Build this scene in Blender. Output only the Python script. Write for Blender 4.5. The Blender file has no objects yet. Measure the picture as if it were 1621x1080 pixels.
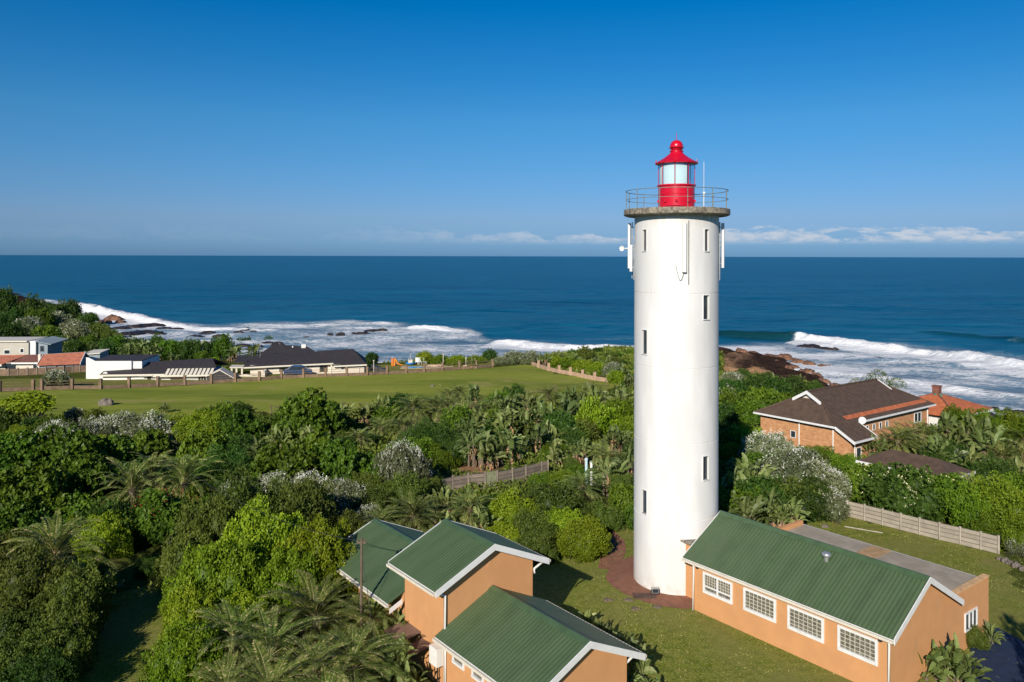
import bpy, math, random
import numpy as np
from mathutils import Vector
R = math.radians
PI = math.pi
sc = bpy.context.scene
col = sc.collection
random.seed(7)
rng = np.random.default_rng(7)

# ------------------------------------------------------------------ camera, sky, sun
HC = 15.64            # eye height above the yard (everything is scaled by SCALE at the end)
SCALE = 1.25
FPX = 1261.0
CX = 810.5
cam_d = bpy.data.cameras.new('camera')
cam = bpy.data.objects.new('camera', cam_d)
col.objects.link(cam)
cam.location = (0, 0, HC)
cam.rotation_euler = (R(90), R(-0.14), 0)
cam_d.lens = 36 * FPX / 1621
cam_d.sensor_width = 36
cam_d.shift_y = -(540 - 405.5) / 1621
cam_d.clip_start = 0.5
cam_d.clip_end = 200000
sc.camera = cam

SUN_EL = 25.5
SUN_DIR = Vector((-0.33, -0.944, 0)).normalized()      # towards the sun, on the plan
sun_az = math.atan2(SUN_DIR.x, SUN_DIR.y)              # from +Y, clockwise
sun_d = bpy.data.lights.new('sun', 'SUN')
sun = bpy.data.objects.new('sun', sun_d)
col.objects.link(sun)
sun_d.energy = 4.7
sun_d.angle = R(0.5)
sun_d.color = (1.0, 0.92, 0.80)
to_sun = Vector((SUN_DIR.x * math.cos(R(SUN_EL)), SUN_DIR.y * math.cos(R(SUN_EL)), math.sin(R(SUN_EL))))
sun.rotation_euler = (-to_sun).to_track_quat('-Z', 'Y').to_euler()

w = bpy.data.worlds.new('World')
sc.world = w
w.use_nodes = True
wn, wl = w.node_tree.nodes, w.node_tree.links
bg = wn['Background']
sky = wn.new('ShaderNodeTexSky')
sky.sky_type = 'NISHITA'
sky.sun_disc = False
sky.sun_elevation = R(SUN_EL)
sky.sun_rotation = sun_az
sky.altitude = 30
sky.air_density = 1.0
sky.dust_density = 0.25
sky.ozone_density = 4.0
bg.inputs['Strength'].default_value = 0.12
hs = wn.new('ShaderNodeHueSaturation')
hs.inputs['Saturation'].default_value = 1.2
hs.inputs['Value'].default_value = 0.8
wl.new(sky.outputs[0], hs.inputs['Color'])
# low cumulus along the horizon, out beyond everything built
tc = wn.new('ShaderNodeTexCoord')
sx = wn.new('ShaderNodeSeparateXYZ')
wl.new(tc.outputs['Generated'], sx.inputs[0])
def wm(op, a, b=None, c=None, clamp=False):
    n = wn.new('ShaderNodeMath'); n.operation = op; n.use_clamp = clamp
    for i, v in enumerate((a, b, c)):
        if v is None: continue
        if isinstance(v, (int, float)): n.inputs[i].default_value = v
        else: wl.new(v, n.inputs[i])
    return n.outputs[0]
def wmr(v, a, b, c, d):
    n = wn.new('ShaderNodeMapRange'); n.interpolation_type = 'SMOOTHSTEP'
    wl.new(v, n.inputs[0])
    for i, q in enumerate((a, b, c, d)): n.inputs[i + 1].default_value = q
    return n.outputs[0]
az = wm('ARCTAN2', sx.outputs[0], sx.outputs[1])
el = sx.outputs[2]
cv = wn.new('ShaderNodeCombineXYZ')
wl.new(az, cv.inputs[0]); wl.new(wm('MULTIPLY', el, 3.2), cv.inputs[1])
def wnoise(scale, detail, rough=0.55, off=0.0):
    mp = wn.new('ShaderNodeVectorMath'); mp.operation = 'ADD'; mp.inputs[1].default_value = (off, off, off)
    wl.new(cv.outputs[0], mp.inputs[0])
    n = wn.new('ShaderNodeTexNoise'); n.inputs['Scale'].default_value = scale
    n.inputs['Detail'].default_value = detail; n.inputs['Roughness'].default_value = rough
    wl.new(mp.outputs[0], n.inputs['Vector']); return n.outputs[0]
n1 = wnoise(55, 6, 0.6)
n2 = wnoise(11, 2, 0.5, 3.3)
n3 = wnoise(40, 6, 0.65, 8.1)
# a soft layer with flat bases at el 0.012 .. 0.030
topline = wm('ADD', wm('MULTIPLY', wmr(n2, 0.38, 0.56, 0.0, 1.0), 0.013), 0.0205)
topline = wm('ADD', topline, wm('MULTIPLY', wm('SUBTRACT', n1, 0.5), 0.034))
dens = wm('SUBTRACT', topline, el)
dens = wmr(dens, -0.002, 0.006, 0.0, 1.0)
base = wmr(el, 0.013, 0.022, 0.0, 1.0)
side = wmr(az, -0.25, 0.25, 0.05, 0.85)
tex = wmr(n3, 0.35, 0.62, 0.3, 1.0)
cm = wm('MULTIPLY', wm('MULTIPLY', dens, base), wm('MULTIPLY', side, tex), clamp=True)
# polarised, saturated rendering of the sky as in the photograph
ramp = wn.new('ShaderNodeValToRGB'); wl.new(el, ramp.inputs[0]); re_ = ramp.color_ramp.elements
re_[0].position = 0.0; re_[0].color = (.16, .34, .82, 1); re_[1].position = 1.0; re_[1].color = (.12, .38, .62, 1)
for p_, c_ in ((.016, (.21, .38, .80)), (.045, (.315, .417, .70)), (.10, (.31, .49, .70)), (.164, (.27, .565, .72)), (.22, (.15, .55, .73)), (.30, (.0, .53, .75)), (.42, (.04, .48, .72))):
    q_ = re_.new(p_); q_.color = (*c_, 1)
mxh = wn.new('ShaderNodeMix'); mxh.data_type = 'RGBA'; mxh.blend_type = 'MULTIPLY'; mxh.inputs[0].default_value = 1.0
wl.new(hs.outputs[0], mxh.inputs[6]); wl.new(ramp.outputs[0], mxh.inputs[7])
mx = wn.new('ShaderNodeMix'); mx.data_type = 'RGBA'
wl.new(cm, mx.inputs[0]); wl.new(mxh.outputs[2], mx.inputs[6]); mx.inputs[7].default_value = (3.9, 4.2, 4.7, 1)
wl.new(mx.outputs[2], bg.inputs['Color'])

sc.view_settings.view_transform = 'Standard'
sc.view_settings.look = 'None'
sc.view_settings.exposure = 0.35
sc.view_settings.gamma = 1
sc.cycles.max_bounces = 6
sc.cycles.transparent_max_bounces = 8
sc.cycles.use_denoising = True

# ------------------------------------------------------------------ helpers
def tag(o, label=None, cat=None, group=None, kind=None):
    if label: o['label'] = label
    if cat: o['category'] = cat
    if group: o['group'] = group
    if kind: o['kind'] = kind
    return o

def empty(name, loc=(0, 0, 0), rz=0.0):
    o = bpy.data.objects.new(name, None)
    o.empty_display_size = 0.3
    o.location = loc; o.rotation_euler = (0, 0, rz)
    col.objects.link(o)
    return o

class MB:
    def __init__(self): self.v = []; self.f = []; self.m = []
    def add(self, vs, fs, mi=0):
        n = len(self.v); self.v += [tuple(p) for p in vs]
        for f in fs: self.f.append(tuple(i + n for i in f)); self.m.append(mi)
        return self
    def box(self, x0, x1, y0, y1, z0, z1, mi=0):
        vs = [(x0,y0,z0),(x1,y0,z0),(x1,y1,z0),(x0,y1,z0),(x0,y0,z1),(x1,y0,z1),(x1,y1,z1),(x0,y1,z1)]
        return self.add(vs, [(0,3,2,1),(4,5,6,7),(0,1,5,4),(1,2,6,5),(2,3,7,6),(3,0,4,7)], mi)
    def prism(self, pts, axis, t0, t1, mi=0):
        """polygon pts (u,v) extruded along an axis: 'y' -> (u,t,v), 'x' -> (t,u,v), 'z' -> (u,v,t)"""
        def P(u, v, t): return {'y': (u, t, v), 'x': (t, u, v), 'z': (u, v, t)}[axis]
        n = len(pts)
        vs = [P(u, v, t0) for u, v in pts] + [P(u, v, t1) for u, v in pts]
        fs = [tuple(range(n)), tuple(range(2*n-1, n-1, -1))]
        for i in range(n): j = (i+1) % n; fs.append((i, i+n, j+n, j))
        return self.add(vs, fs, mi)
    def tube(self, pts, r, n=8, mi=0, r2=None):
        pts = [Vector(p) for p in pts]; m = len(pts); rings = []
        for i, p in enumerate(pts):
            d = (pts[min(i+1, m-1)] - pts[max(i-1, 0)]).normalized()
            a = d.cross(Vector((0, 0, 1)))
            if a.length < 1e-3: a = Vector((1, 0, 0))
            a.normalize(); b = d.cross(a)
            rr = r if r2 is None else r + (r2 - r) * i / max(1, m-1)
            rings.append([p + a*math.cos(2*PI*k/n)*rr + b*math.sin(2*PI*k/n)*rr for k in range(n)])
        vs = [q for ring in rings for q in ring]; fs = []
        for i in range(m-1):
            for k in range(n):
                k2 = (k+1) % n; fs.append((i*n+k, i*n+k2, (i+1)*n+k2, (i+1)*n+k))
        fs.append(tuple(range(n-1, -1, -1))); fs.append(tuple((m-1)*n+k for k in range(n)))
        return self.add(vs, fs, mi)
    def lathe(self, prof, n=48, c=(0, 0), a0=0, a1=2*PI, mi=0):
        full = abs(a1 - a0 - 2*PI) < 1e-6
        cols = n if full else n + 1
        vs = []
        for r, z in prof:
            for k in range(cols):
                t = a0 + (a1-a0)*k/n
                vs.append((c[0]+r*math.cos(t), c[1]+r*math.sin(t), z))
        fs = []
        for i in range(len(prof)-1):
            for k in range(n):
                k2 = (k+1) % cols
                fs.append((i*cols+k, i*cols+k2, (i+1)*cols+k2, (i+1)*cols+k))
        return self.add(vs, fs, mi)
    def build(self, name, mats, parent=None, smooth=False, loc=None):
        me = bpy.data.meshes.new(name)
        me.from_pydata(self.v, [], self.f)
        if not isinstance(mats, (list, tuple)): mats = [mats]
        for m in mats: me.materials.append(m)
        me.polygons.foreach_set('material_index', self.m)
        if smooth: me.polygons.foreach_set('use_smooth', [True]*len(self.f))
        me.update()
        o = bpy.data.objects.new(name, me); col.objects.link(o)
        if parent: o.parent = parent
        if loc: o.location = loc
        return o

def smooth_angle(o, ang=40):
    me = o.data
    me.polygons.foreach_set('use_smooth', [True]*len(me.polygons))
    try: me.set_sharp_from_angle(angle=R(ang))
    except Exception: pass
    return o

def np_mesh(name, V, F, mats, mi=None, attr=None, smooth=False):
    """V (n,3); F (m,4) all quads"""
    me = bpy.data.meshes.new(name)
    V = np.asarray(V, np.float32); F = np.asarray(F, np.int32)
    me.vertices.add(len(V)); me.vertices.foreach_set('co', V.ravel())
    k = F.shape[1]
    me.loops.add(F.size); me.loops.foreach_set('vertex_index', F.ravel())
    me.polygons.add(len(F))
    me.polygons.foreach_set('loop_start', np.arange(0, F.size, k, dtype=np.int32))
    try: me.polygons.foreach_set('loop_total', np.full(len(F), k, dtype=np.int32))
    except Exception: pass
    for m in mats: me.materials.append(m)
    if mi is not None: me.polygons.foreach_set('material_index', np.asarray(mi, np.int32))
    if smooth: me.polygons.foreach_set('use_smooth', np.ones(len(F), bool))
    if attr:
        for nm, dom, arr in attr:
            if arr.ndim == 1:
                a = me.attributes.new(nm, 'FLOAT', dom); a.data.foreach_set('value', arr.astype(np.float32))
            else:
                a = me.attributes.new(nm, 'FLOAT_COLOR', dom); a.data.foreach_set('color', arr.astype(np.float32).ravel())
    me.update(calc_edges=True)
    return me

def link(name, me, parent=None):
    o = bpy.data.objects.new(name, me); col.objects.link(o)
    if parent: o.parent = parent
    return o

# ------------------------------------------------------------------ materials
class NT:
    def __init__(self, name):
        self.mat = bpy.data.materials.new(name); self.mat.use_nodes = True
        self.t = self.mat.node_tree; self.n = self.t.nodes; self.l = self.t.links
        self.b = self.n['Principled BSDF']; self.out = self.n['Material Output']
        self.tc = self.n.new('ShaderNodeTexCoord')
    def put(self, v, sock):
        if isinstance(v, (int, float)): sock.default_value = v
        elif isinstance(v, tuple): sock.default_value = v if len(v) == 4 or len(sock.default_value) == 3 else (*v, 1)
        else: self.l.new(v, sock)
    def noise(self, scale, detail=4, rough=0.55, vec=None, stretch=None, dist=0.0):
        v = vec or self.tc.outputs['Object']
        if stretch:
            m = self.n.new('ShaderNodeMapping'); m.inputs['Scale'].default_value = stretch
            self.l.new(v, m.inputs[0]); v = m.outputs[0]
        n = self.n.new('ShaderNodeTexNoise')
        n.inputs['Scale'].default_value = scale; n.inputs['Detail'].default_value = detail
        n.inputs['Roughness'].default_value = rough; n.inputs['Distortion'].default_value = dist
        self.l.new(v, n.inputs['Vector']); return n.outputs[0]
    def math(self, op, a, b=0.0, clamp=False):
        n = self.n.new('ShaderNodeMath'); n.operation = op; n.use_clamp = clamp
        self.put(a, n.inputs[0]); self.put(b, n.inputs[1]); return n.outputs[0]
    def mr(self, v, a, b, c=0.0, d=1.0, smooth=True):
        n = self.n.new('ShaderNodeMapRange')
        if smooth: n.interpolation_type = 'SMOOTHSTEP'
        self.put(v, n.inputs[0])
        for i, q in enumerate((a, b, c, d)): self.put(q, n.inputs[i+1])
        return n.outputs[0]
    def mix(self, f, a, b, mode='MIX'):
        n = self.n.new('ShaderNodeMix'); n.data_type = 'RGBA'; n.blend_type = mode
        self.put(f, n.inputs[0]); self.put(a, n.inputs[6]); self.put(b, n.inputs[7]); return n.outputs[2]
    def attr(self, name, out='Fac'):
        n = self.n.new('ShaderNodeAttribute'); n.attribute_name = name; return n.outputs[out]
    def bump(self, h, strength=0.3, dist=0.02, prev=None):
        n = self.n.new('ShaderNodeBump'); n.inputs['Strength'].default_value = strength
        n.inputs['Distance'].default_value = dist; self.l.new(h, n.inputs['Height'])
        if prev: self.l.new(prev, n.inputs['Normal'])
        return n.outputs[0]
    def set(self, **k):
        names = dict(color='Base Color', rough='Roughness', metal='Metallic', normal='Normal', spec='Specular IOR Level',
                     ior='IOR', trans='Transmission Weight', alpha='Alpha', coat='Coat Weight')
        for a, v in k.items(): self.put(v, self.b.inputs[names[a]])
        return self

def simple(name, c, rough=0.6, var=0.12, scale=3.0, bump=0.0, metal=0.0, fine=60, stretch=None, spec=0.5, dirt=None):
    t = NT(name)
    n = t.noise(scale, 5, 0.6, stretch=stretch)
    c2 = tuple(x * (1 - var) for x in c); c1 = tuple(min(1, x * (1 + var)) for x in c)
    colr = t.mix(t.mr(n, 0.3, 0.7), c2, c1)
    if dirt:
        d = t.noise(scale * 0.7, 7, 0.7, stretch=(1, 1, 0.25))
        colr = t.mix(t.mr(d, 0.56, 0.75, 0.0, dirt[1]), colr, dirt[0])
    t.set(color=colr, rough=rough, metal=metal, spec=spec)
    if bump:
        t.set(normal=t.bump(t.noise(fine, 4), bump, 0.02))
    return t.mat

M = {}
M['white_paint'] = simple('white_paint', (0.68, 0.67, 0.64), 0.5, 0.03, 2.0, 0.1, dirt=((0.42, 0.38, 0.31), 0.3))
M['trim'] = simple('white_trim', (0.66, 0.66, 0.65), 0.45, 0.05, 4.0, 0.05, dirt=((0.4, 0.38, 0.33), 0.35))
M['cream'] = simple('cream_trim', (0.62, 0.57, 0.47), 0.5, 0.06, 4.0)
M['orange'] = simple('orange_plaster', (0.53, 0.262, 0.108), 0.85, 0.05, 1.3, 0.35, fine=90, dirt=((0.44, 0.24, 0.12), 0.5))
M['green_roof'] = simple('green_roof_metal', (0.056, 0.094, 0.038), 0.6, 0.16, 1.6, 0.0, stretch=(0.35, 1, 1), dirt=((0.085, 0.105, 0.06), 0.45))
t = NT('green_roof_metal'); n_ = t.noise(1.6, 5, .6, stretch=(.35, 1, 1)); sh = t.noise(1.0, 1, .3, stretch=(.02, 1.5, .02))
cc = t.mix(t.mr(n_, .3, .7), (0.049, 0.082, 0.034), (0.062, 0.104, 0.042)); cc = t.mix(t.mr(sh, .4, .6, 0, .55), cc, (0.070, 0.108, 0.050))
cc = t.mix(t.mr(t.noise(3.5, 7, .75, stretch=(.4, 1, 1)), .60, .72, 0, .5), cc, (0.10, 0.11, 0.06)); t.set(color=cc, rough=.58, normal=t.bump(t.noise(2.5, 2), .15, .03)); M['green_roof'] = t.mat
M['ridge_green'] = simple('ridge_cap_metal', (0.055, 0.098, 0.045), 0.42, 0.14, 2.0)
M['glass'] = simple('dark_glass', (0.025, 0.035, 0.045), 0.08, 0.3, 3.0)
M['glass_block'] = simple('glass_block', (0.13, 0.12, 0.095), 0.15, 0.5, 9.0)
M['mullion'] = simple('mullion', (0.48, 0.45, 0.37), 0.6, 0.08, 5.0)
M['pipe'] = simple('pipe_white', (0.72, 0.70, 0.66), 0.4, 0.05)
M['steel'] = simple('galvanised_steel', (0.48, 0.49, 0.49), 0.35, 0.15, 5.0, metal=0.7)
M['rail'] = simple('railing_metal', (0.16, 0.17, 0.15), 0.55, 0.35, 8.0)
M['red'] = simple('red_paint', (0.50, 0.004, 0.022), 0.28, 0.10, 4.0, 0.03, fine=20)
M['slab'] = simple('weathered_concrete', (0.20, 0.175, 0.135), 0.9, 0.6, 5.5, 0.6, fine=30, dirt=((0.022, 0.020, 0.017), 1.0))
M['concrete'] = simple('fence_concrete', (0.33, 0.29, 0.235), 0.9, 0.22, 2.0, 0.5, fine=40, dirt=((0.10, 0.085, 0.065), 0.75))
M['oldconc'] = simple('dark_fence_post', (0.19, 0.155, 0.12), 0.9, 0.25, 2.0, 0.5, fine=40, dirt=((0.06, 0.05, 0.04), 0.7))
M['wallbrown'] = simple('brown_wall', (0.19, 0.125, 0.08), 0.9, 0.25, 1.5, 0.4, fine=20, dirt=((0.10, 0.07, 0.05), 0.6))
M['wallpink'] = simple('pale_wall', (0.36, 0.24, 0.16), 0.9, 0.18, 1.5, 0.4, fine=20)
M['flatroof'] = simple('flat_roof_sheet', (0.24, 0.205, 0.165), 0.8, 0.1, 2.0, 0.0, dirt=((0.14, 0.12, 0.1), 0.4))
M['rust'] = simple('rusty_sheet', (0.40, 0.25, 0.12), 0.85, 0.2, 3.0)
M['wood'] = simple('weathered_wood', (0.12, 0.09, 0.06), 0.9, 0.3, 6.0, 0.4, stretch=(3, 3, .4))
M['dark'] = simple('dark_metal', (0.03, 0.03, 0.032), 0.5, 0.2)
M['black_tile'] = simple('charcoal_roof', (0.030, 0.026, 0.028), 0.65, 0.3, 1.2, 0.3, fine=9)
M['brown_tile'] = None
M['bark'] = simple('bark', (0.13, 0.10, 0.07), 0.95, 0.3, 7.0, 0.5, fine=25)
M['deadleaf'] = simple('dead_leaf', (0.33, 0.19, 0.10), 0.85, 0.35, 5.0)
M['greywall'] = simple('grey_wall', (0.44, 0.41, 0.35), 0.85, 0.06, 1.0)
M['blue_and_shade_wall'] = simple('blue_grey_and_shade_wall', (0.22, 0.27, 0.30), 0.8, 0.08, 1.0)  # wall blue-grey; also painted on as shadow for the red gabled house
M['creamwall'] = simple('cream_wall', (0.62, 0.55, 0.46), 0.8, 0.06, 1.0, dirt=((0.5, 0.42, 0.33), 0.4))
M['blue_paint'] = simple('blue_paint', (0.02, 0.17, 0.42), 0.4, 0.1)
M['carblue'] = simple('car_paint', (0.025, 0.055, 0.13), 0.2, 0.1)
M['pool'] = simple('pool_cover', (0.03, 0.30, 0.55), 0.3, 0.15)
M['play_orange'] = simple('orange_plastic', (0.75, 0.24, 0.03), 0.45, 0.1)
M['play_green'] = simple('green_plastic', (0.03, 0.16, 0.10), 0.45, 0.1)
M['sand'] = simple('sand', (0.50, 0.36, 0.22), 0.95, 0.2, 2.0, 0.3)
M['tyre'] = simple('rubber', (0.02, 0.02, 0.02), 0.8, 0.2)
M['curtain'] = simple('white_blind', (0.76, 0.79, 0.76), 0.8, 0.02)
M['dish'] = simple('dish_white', (0.66, 0.65, 0.63), 0.5, 0.04)

t = NT('lantern_glass')
t.n.remove(t.b)
_g = t.n.new('ShaderNodeBsdfGlossy'); _g.inputs['Roughness'].default_value = .03; _tr = t.n.new('ShaderNodeBsdfTransparent'); _tr.inputs[0].default_value = (.90, .96, .98, 1)
_m = t.n.new('ShaderNodeMixShader'); _m.inputs[0].default_value = .08; t.l.new(_tr.outputs[0], _m.inputs[1]); t.l.new(_g.outputs[0], _m.inputs[2]); t.l.new(_m.outputs[0], t.out.inputs[0])
M['lantern_glass'] = t.mat
t = NT('corrugated_flat')                              # the brown flat roof: fine ribs
t.set(rough=0.8)
wv = t.n.new('ShaderNodeTexWave'); wv.inputs['Scale'].default_value = 2.6; wv.bands_direction = 'Y'
t.l.new(t.tc.outputs['Object'], wv.inputs[0])
t.set(color=t.mix(t.mr(t.noise(1.1, 5), .35, .65), (0.29, 0.245, 0.18), (0.37, 0.315, 0.24)), normal=t.bump(wv.outputs[0], 0.25, 0.02))
M['flatroof'] = t.mat

def brickmat(name, c1, c2, mortar, size=(0.24, 0.085), rough=0.9, flat=False):
    t = NT(name)
    s = t.n.new('ShaderNodeSeparateXYZ'); t.l.new(t.tc.outputs['Object'], s.inputs[0])
    c = t.n.new('ShaderNodeCombineXYZ')
    if flat:
        t.l.new(s.outputs[0], c.inputs[0]); t.l.new(s.outputs[1], c.inputs[1])
    else:
        t.l.new(t.math('ADD', s.outputs[0], s.outputs[1]), c.inputs[0]); t.l.new(s.outputs[2], c.inputs[1])
    b = t.n.new('ShaderNodeTexBrick'); t.l.new(c.outputs[0], b.inputs['Vector'])
    b.inputs['Scale'].default_value = 1.0; b.inputs['Brick Width'].default_value = size[0]
    b.inputs['Row Height'].default_value = size[1]; b.inputs['Mortar Size'].default_value = size[1] * 0.09
    b.inputs['Color1'].default_value = (*c1, 1); b.inputs['Color2'].default_value = (*c2, 1); b.inputs['Mortar'].default_value = (*mortar, 1)
    n = t.noise(2.2, 6, 0.65)
    colr = t.mix(t.mr(n, 0.3, 0.7, 0.0, 1.0), b.outputs[0], tuple(x * 0.6 for x in c2))
    colr = t.mix(0.55, b.outputs[0], colr)
    t.set(color=colr, rough=rough, normal=t.bump(b.outputs['Fac'], -0.4, 0.01))
    return t.mat
M['brick'] = brickmat('face_brick', (0.60, 0.30, 0.13), (0.46, 0.20, 0.08), (0.44, 0.31, 0.20), (0.36, 0.13))
M['paving'] = brickmat('red_paving', (0.30, 0.115, 0.06), (0.22, 0.085, 0.05), (0.20, 0.13, 0.08), (0.22, 0.11), flat=True)

M['slabs'] = brickmat('pale_slabs', (0.36, 0.315, 0.25), (0.29, 0.25, 0.195), (0.10, 0.085, 0.07), (7.0, .235))
M['oldslabs'] = brickmat('grey_slabs', (0.25, 0.20, 0.155), (0.16, 0.13, 0.10), (0.06, 0.05, 0.04), (7.0, .27))
def tilemat(name, c, row=0.33):
    t = NT(name)
    wv = t.n.new('ShaderNodeTexWave'); wv.bands_direction = 'Z'; wv.wave_profile = 'SAW'
    wv.inputs['Scale'].default_value = 1 / (row * 0.45) / 6.283 * 3.0
    t.l.new(t.tc.outputs['Object'], wv.inputs[0])
    n = t.noise(2.0, 6, 0.65); n2 = t.noise(9.0, 3, 0.6)
    cc = t.mix(t.mr(n, .3, .7), tuple(x * .75 for x in c), tuple(x * 1.25 for x in c))
    cc = t.mix(t.mr(n2, .45, .7, 0, .35), cc, tuple(x * .5 for x in c))
    t.set(color=cc, rough=0.8, normal=t.bump(wv.outputs[0], 0.6, 0.04)); return t.mat
M['brown_tile'] = tilemat('brown_roof_tile', (0.080, 0.050, 0.033))
M['black_tile'] = tilemat('charcoal_roof_tile', (0.030, 0.025, 0.028))
M['orange_tile'] = tilemat('orange_roof_tile', (0.42, 0.12, 0.045))
M['red_tile'] = tilemat('red_roof_tile', (0.44, 0.15, 0.085))
M['oldred_tile'] = tilemat('worn_red_tile', (0.20, 0.08, 0.055))

# tower wall: white paint with rust-free weathering, faint shutter seams
t = NT('tower_paint')
n = t.noise(1.2, 6, 0.6, stretch=(1, 1, 0.25)); n2 = t.noise(5.0, 5, 0.6, stretch=(1, 1, 0.06))
cc = t.mix(t.mr(n, .35, .7), (0.60, 0.592, 0.575), (0.68, 0.67, 0.655))
cc = t.mix(t.mr(n2, .56, .78, 0, .22), cc, (0.60, 0.575, 0.53))
s = t.n.new('ShaderNodeSeparateXYZ'); t.l.new(t.tc.outputs['Object'], s.inputs[0])
stk = t.math('MULTIPLY', t.mr(t.noise(9, 6, .7, stretch=(1, 1, .03)), .56, .70), t.mr(t.noise(.5, 3, .6), .4, .6))
cc = t.mix(t.math('MULTIPLY', stk, .22), cc, (0.40, 0.36, 0.29))
foot = t.math('MULTIPLY', t.mr(s.outputs[2], 0.9, 0.0), t.mr(t.noise(3, 6, .7), .40, .62)); cc = t.mix(t.math('MULTIPLY', foot, .35), cc, (0.36, 0.30, 0.22))
stain = t.math('MULTIPLY', t.mr(s.outputs[2], 16.9, 17.6), t.mr(t.noise(6, 5, 0.6, stretch=(1, 1, .1)), .42, .62))
cc = t.mix(t.math('MULTIPLY', stain, 0.5), cc, (0.42, 0.35, 0.25))
t.set(color=cc, rough=0.55, normal=t.bump(t.noise(1.6, 3, stretch=(1, 1, .4)), 0.12, 0.05))
M['tower'] = t.mat

def leafmat(name, cols, trans=0.28, rough=0.5, spec=0.18):
    t = NT(name)
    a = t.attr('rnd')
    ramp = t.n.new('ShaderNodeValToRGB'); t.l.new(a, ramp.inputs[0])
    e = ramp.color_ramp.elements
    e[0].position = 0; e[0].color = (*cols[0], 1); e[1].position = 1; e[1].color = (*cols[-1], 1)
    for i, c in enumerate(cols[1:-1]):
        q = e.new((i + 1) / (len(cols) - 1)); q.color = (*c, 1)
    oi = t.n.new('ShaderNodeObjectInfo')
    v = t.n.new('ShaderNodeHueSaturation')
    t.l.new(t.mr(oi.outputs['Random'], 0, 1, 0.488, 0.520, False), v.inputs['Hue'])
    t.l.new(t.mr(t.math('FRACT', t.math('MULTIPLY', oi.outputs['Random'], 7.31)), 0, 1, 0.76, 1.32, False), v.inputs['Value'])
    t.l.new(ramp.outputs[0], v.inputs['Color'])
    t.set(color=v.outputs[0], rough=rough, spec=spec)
    if trans:
        tr = t.n.new('ShaderNodeBsdfTranslucent')
        t.l.new(t.mix(1.0, v.outputs[0], (1.0, 1.15, 0.5, 1), 'MULTIPLY'), tr.inputs[0])
        ms = t.n.new('ShaderNodeMixShader'); ms.inputs[0].default_value = trans
        t.l.new(t.b.outputs[0], ms.inputs[1]); t.l.new(tr.outputs[0], ms.inputs[2]); t.l.new(ms.outputs[0], t.out.inputs[0])
    return t.mat
L = {}
L['broad'] = leafmat('leaves_mid_green', [(0.030, 0.060, 0.006), (0.075, 0.135, 0.010), (0.160, 0.235, 0.018)])
L['lime'] = leafmat('leaves_yellow_green', [(0.070, 0.110, 0.006), (0.165, 0.225, 0.010), (0.33, 0.385, 0.028)])
L['hedge'] = leafmat('leaves_fresh_green', [(0.045, 0.080, 0.006), (0.11, 0.170, 0.010), (0.22, 0.285, 0.022)])
L['dark'] = leafmat('leaves_dark_green', [(0.018, 0.042, 0.007), (0.042, 0.086, 0.012), (0.085, 0.150, 0.022)])
L['olive'] = leafmat('leaves_olive', [(0.040, 0.060, 0.009), (0.088, 0.118, 0.017), (0.165, 0.190, 0.036)])
L['silver'] = leafmat('leaves_grey_green', [(0.075, 0.095, 0.040), (0.135, 0.155, 0.075), (0.25, 0.26, 0.15)], 0.15)
L['flower'] = leafmat('white_flowers', [(0.48, 0.48, 0.40), (0.66, 0.66, 0.58), (0.78, 0.78, 0.70)], 0.1)
L['creamflower'] = leafmat('cream_flowers', [(0.75, 0.68, 0.30), (0.85, 0.80, 0.55)], 0.1)
L['redflower'] = leafmat('red_leaves', [(0.20, 0.04, 0.03), (0.34, 0.09, 0.04)], 0.2)
L['palm'] = leafmat('palm_fronds', [(0.045, 0.078, 0.013), (0.115, 0.158, 0.028), (0.24, 0.26, 0.065), (0.66, 0.52, 0.29)], 0.2, 0.5)
L['banana'] = leafmat('paddle_leaves', [(0.070, 0.100, 0.025), (0.17, 0.21, 0.06), (0.34, 0.36, 0.15)], 0.25, 0.5, 0.3)
L['scrub'] = leafmat('ground_cover_leaves', [(0.055, 0.080, 0.012), (0.11, 0.14, 0.018), (0.19, 0.20, 0.045)], 0.2)

# ------------------------------------------------------------------ terrain
SEA = -12.0
LAND = [(-900, 1200), (-500, 760), (-320, 520), (-230, 415), (-178, 330), (-146, 276), (-118, 240), (-90, 214), (-60, 203), (-34, 198),
        (-2, 206), (20, 224), (40, 236), (61, 233), (74, 214), (68, 196), (71, 181), (66, 162), (75, 146), (92, 133), (130, 112), (260, 40), (500, -120)]
LP = np.array(LAND, float)
def coast_s(X, Y):
    """signed distance to the shore line, + inland"""
    X = np.atleast_1d(np.asarray(X, float)); Y = np.atleast_1d(np.asarray(Y, float))
    d2 = np.full(X.shape, 1e18)
    for i in range(len(LP) - 1):
        a = LP[i]; b = LP[i+1]; ab = b - a; L2 = (ab**2).sum()
        tt = np.clip(((X-a[0])*ab[0] + (Y-a[1])*ab[1]) / L2, 0, 1)
        d2 = np.minimum(d2, (X-a[0]-tt*ab[0])**2 + (Y-a[1]-tt*ab[1])**2)
    poly = np.vstack([LP, [[500, -2000], [-900, -2000]]])
    ins = np.zeros(X.shape, bool)
    for i in range(len(poly)):
        x1, y1 = poly[i]; x2, y2 = poly[(i+1) % len(poly)]
        if y1 == y2: continue
        c = ((y1 > Y) != (y2 > Y)) & (X < (x2-x1) * (Y-y1) / (y2-y1) + x1)
        ins ^= c
    return np.where(ins, 1, -1) * np.sqrt(d2)

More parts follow.
